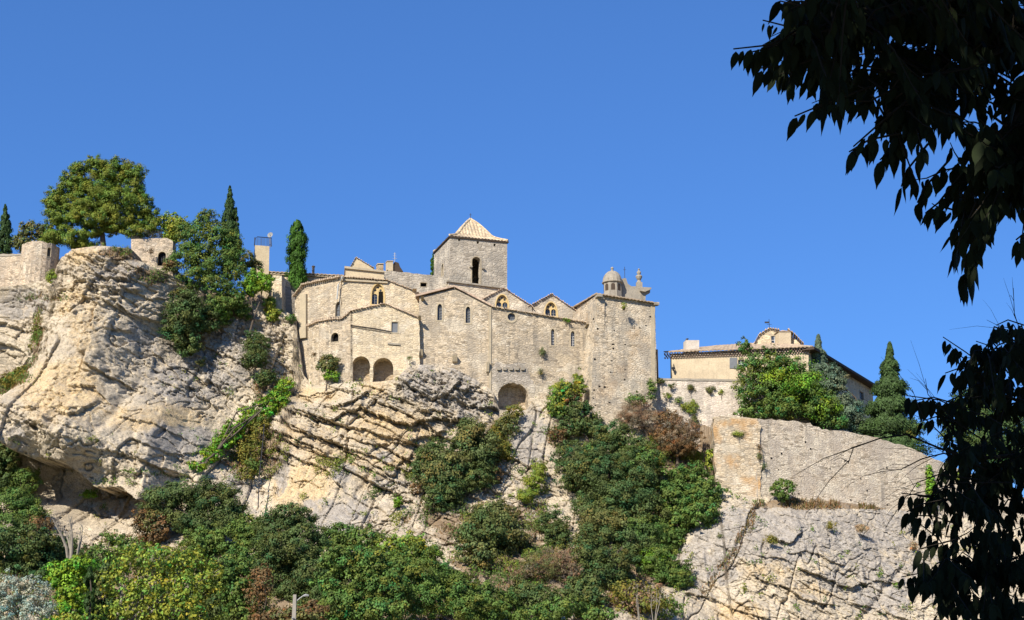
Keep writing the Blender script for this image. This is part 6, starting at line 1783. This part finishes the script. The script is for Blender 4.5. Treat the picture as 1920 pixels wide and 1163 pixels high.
regA = [(1470, -60), (1440, 60), (1405, 95), (1420, 130), (1480, 160), (1540, 160), (1515, 200), (1540, 215), (1610, 180), (1650, 220), (1620, 270), (1665, 290), (1700, 330), (1740, 380), (1775, 400), (1785, 480), (1800, 525), (1830, 530), (1850, 440), (1880, 400), (2000, 430), (2050, 200), (2050, -60)]
near_tree('hackberry_tree', 'dark leafy tree whose drooping branches hang in at the top right corner', [(5.4, 2.2, -.2), (5.3, 2.2, 2.0), (5.0, 2.5, 4.2), (4.5, 2.8, 5.2)],
    [([(2050, -120, 5.2), (1850, -20, 5.2), (1650, 40, 5.1), (1480, 70, 5.0)], .02), ([(2080, -40, 5.4), (1900, 80, 5.4), (1750, 160, 5.3), (1640, 230, 5.2)], .02), ([(2080, 40, 5.6), (1930, 180, 5.6), (1850, 300, 5.6), (1800, 440, 5.5)], .018),
     ([(2080, 100, 5.2), (1960, 240, 5.2), (1900, 380, 5.2)], .015), ([(1950, -150, 4.8), (1750, -60, 4.8), (1560, -20, 4.8)], .015)],
    (regA, (1380, -60, 2050, 540), (4.7, 6.0)), .09, 400, (-6, 8, -6, 6.2, 6.3, 9.0, 21000, .25), 3,
    explicit=[([(1500, 62, 5), (1440, 85, 5), (1375, 92, 5)], .085), ([(1520, 45, 5), (1470, 48, 5), (1430, 38, 5)], .06), ([(1600, 175, 5), (1545, 195, 5), (1490, 218, 5)], .09), ([(1700, 190, 5), (1640, 240, 5), (1600, 275, 5)], .095), ([(1800, 330, 5.2), (1760, 380, 5.2), (1735, 400, 5.2)], .08), ([(1830, 380, 5.2), (1800, 450, 5.2), (1790, 480, 5.2)], .10), ([(1850, 400, 5.2), (1825, 470, 5.2), (1822, 510, 5.2)], .11), ([(1960, 400, 5.2), (1930, 430, 5.2), (1905, 450, 5.2)], .10),
              ([(1560, 40, 5.1), (1490, 78, 5.1), (1400, 100, 5.1)], .10), ([(1580, 90, 5.0), (1500, 120, 5.0), (1425, 128, 5.0)], .09), ([(1560, -10, 4.9), (1500, 10, 4.9), (1462, 2, 4.9)], .08), ([(1640, 160, 5.2), (1580, 182, 5.2), (1530, 205, 5.2)], .10),
              ([(1690, 160, 5.1), (1630, 190, 5.1), (1580, 190, 5.1)], .08), ([(1720, 220, 5.3), (1680, 270, 5.3), (1650, 300, 5.3)], .10), ([(1740, 270, 5.2), (1700, 320, 5.2), (1690, 350, 5.2)], .09), ([(1780, 300, 5.2), (1735, 350, 5.2), (1720, 380, 5.2)], .09),
              ([(1840, 420, 5.3), (1810, 490, 5.3), (1808, 535, 5.3)], .09), ([(1950, 380, 5.0), (1920, 420, 5.0), (1912, 470, 5.0)], .10), ([(1690, 250, 5.0), (1630, 262, 5.0), (1592, 285, 5.0)], .085)])
regB = [(1770, 640), (1800, 650), (1830, 640), (1870, 620), (1900, 600), (2050, 560), (2050, 1250), (1780, 1250), (1770, 1150), (1730, 1110), (1700, 1085), (1760, 1060), (1790, 1030), (1750, 1000), (1720, 960), (1700, 930), (1760, 925), (1800, 920), (1850, 880), (1810, 850), (1760, 800), (1715, 745), (1760, 750), (1790, 735), (1770, 690)]
near_tree('hackberry_tree', 'dark leafy tree filling the lower right corner, with bare twigs before the rampart', [(4.6, 8.4, -.2), (4.5, 8.4, 1.5), (4.2, 8.4, 2.8), (3.9, 8.3, 3.6)],
    [([(2080, 700, 8.0), (1950, 680, 8.0), (1830, 665, 8.0)], .022), ([(2080, 860, 8.2), (1950, 850, 8.2), (1830, 860, 8.2), (1780, 800, 8.2), (1730, 750, 8.2)], .022), ([(2080, 980, 8.0), (1920, 960, 8.0), (1800, 940, 8.0), (1720, 930, 8.0)], .022),
     ([(2080, 1120, 8.0), (1940, 1080, 8.0), (1820, 1070, 8.0), (1720, 1080, 8.0)], .022), ([(2080, 1200, 8.0), (1940, 1190, 8.0), (1820, 1160, 8.0)], .022), ([(2100, 800, 8.4), (1980, 780, 8.4), (1880, 740, 8.4), (1830, 720, 8.4)], .02)],
    (regB, (1690, 560, 2050, 1250), (7.0, 9.4)), .084, 310, None, 5, dn=.9,
    twigs_px=[([(1850, 870, 7.5), (1760, 840, 7.5), (1700, 815, 7.5), (1650, 822, 7.5), (1600, 840, 7.5), (1590, 870, 7.5)], .012), ([(1850, 880, 7.6), (1770, 850, 7.6), (1730, 860, 7.6), (1690, 880, 7.6), (1650, 885, 7.6)], .009),
              ([(1840, 900, 7.5), (1760, 890, 7.5), (1720, 905, 7.5), (1700, 935, 7.5)], .008), ([(1860, 860, 7.7), (1780, 830, 7.7), (1730, 780, 7.7), (1710, 730, 7.7)], .009), ([(1850, 830, 7.8), (1790, 790, 7.8), (1740, 740, 7.8), (1735, 710, 7.8)], .008),
              ([(1960, 720, 7.8), (1920, 640, 7.8), (1902, 590, 7.8), (1900, 540, 7.8)], .008), ([(1940, 660, 7.8), (1890, 620, 7.8), (1850, 600, 7.8)], .006), ([(1900, 905, 7.4), (1800, 905, 7.4), (1700, 930, 7.4), (1660, 990, 7.4)], .007)],
    explicit=[([(1850, 690, 8), (1810, 660, 8), (1768, 632, 8)], .10), ([(1830, 780, 8), (1760, 750, 8), (1700, 742, 8)], .12), ([(1800, 930, 8), (1740, 930, 8), (1690, 925, 8)], .11), ([(1800, 985, 8), (1750, 968, 8), (1695, 965, 8)], .11), ([(1820, 1080, 8), (1750, 1070, 8), (1690, 1082, 8)], .11), ([(1780, 1040, 8), (1760, 1010, 8), (1715, 975, 8)], .11), ([(1890, 700, 8), (1860, 650, 8), (1830, 640, 8)], .10),
              ([(1840, 700, 7.8), (1800, 690, 7.8), (1772, 700, 7.8)], .10), ([(1800, 760, 7.9), (1750, 745, 7.9), (1712, 752, 7.9)], .10), ([(1800, 790, 8.1), (1760, 780, 8.1), (1728, 790, 8.1)], .09), ([(1780, 935, 7.8), (1730, 945, 7.8), (1700, 960, 7.8)], .11),
              ([(1800, 1010, 7.9), (1760, 1020, 7.9), (1722, 1030, 7.9)], .11), ([(1800, 1100, 7.8), (1750, 1090, 7.8), (1705, 1095, 7.8)], .11), ([(1830, 1130, 7.8), (1790, 1135, 7.8), (1755, 1150, 7.8)], .11), ([(1920, 610, 8.2), (1890, 600, 8.2), (1868, 610, 8.2)], .10)])
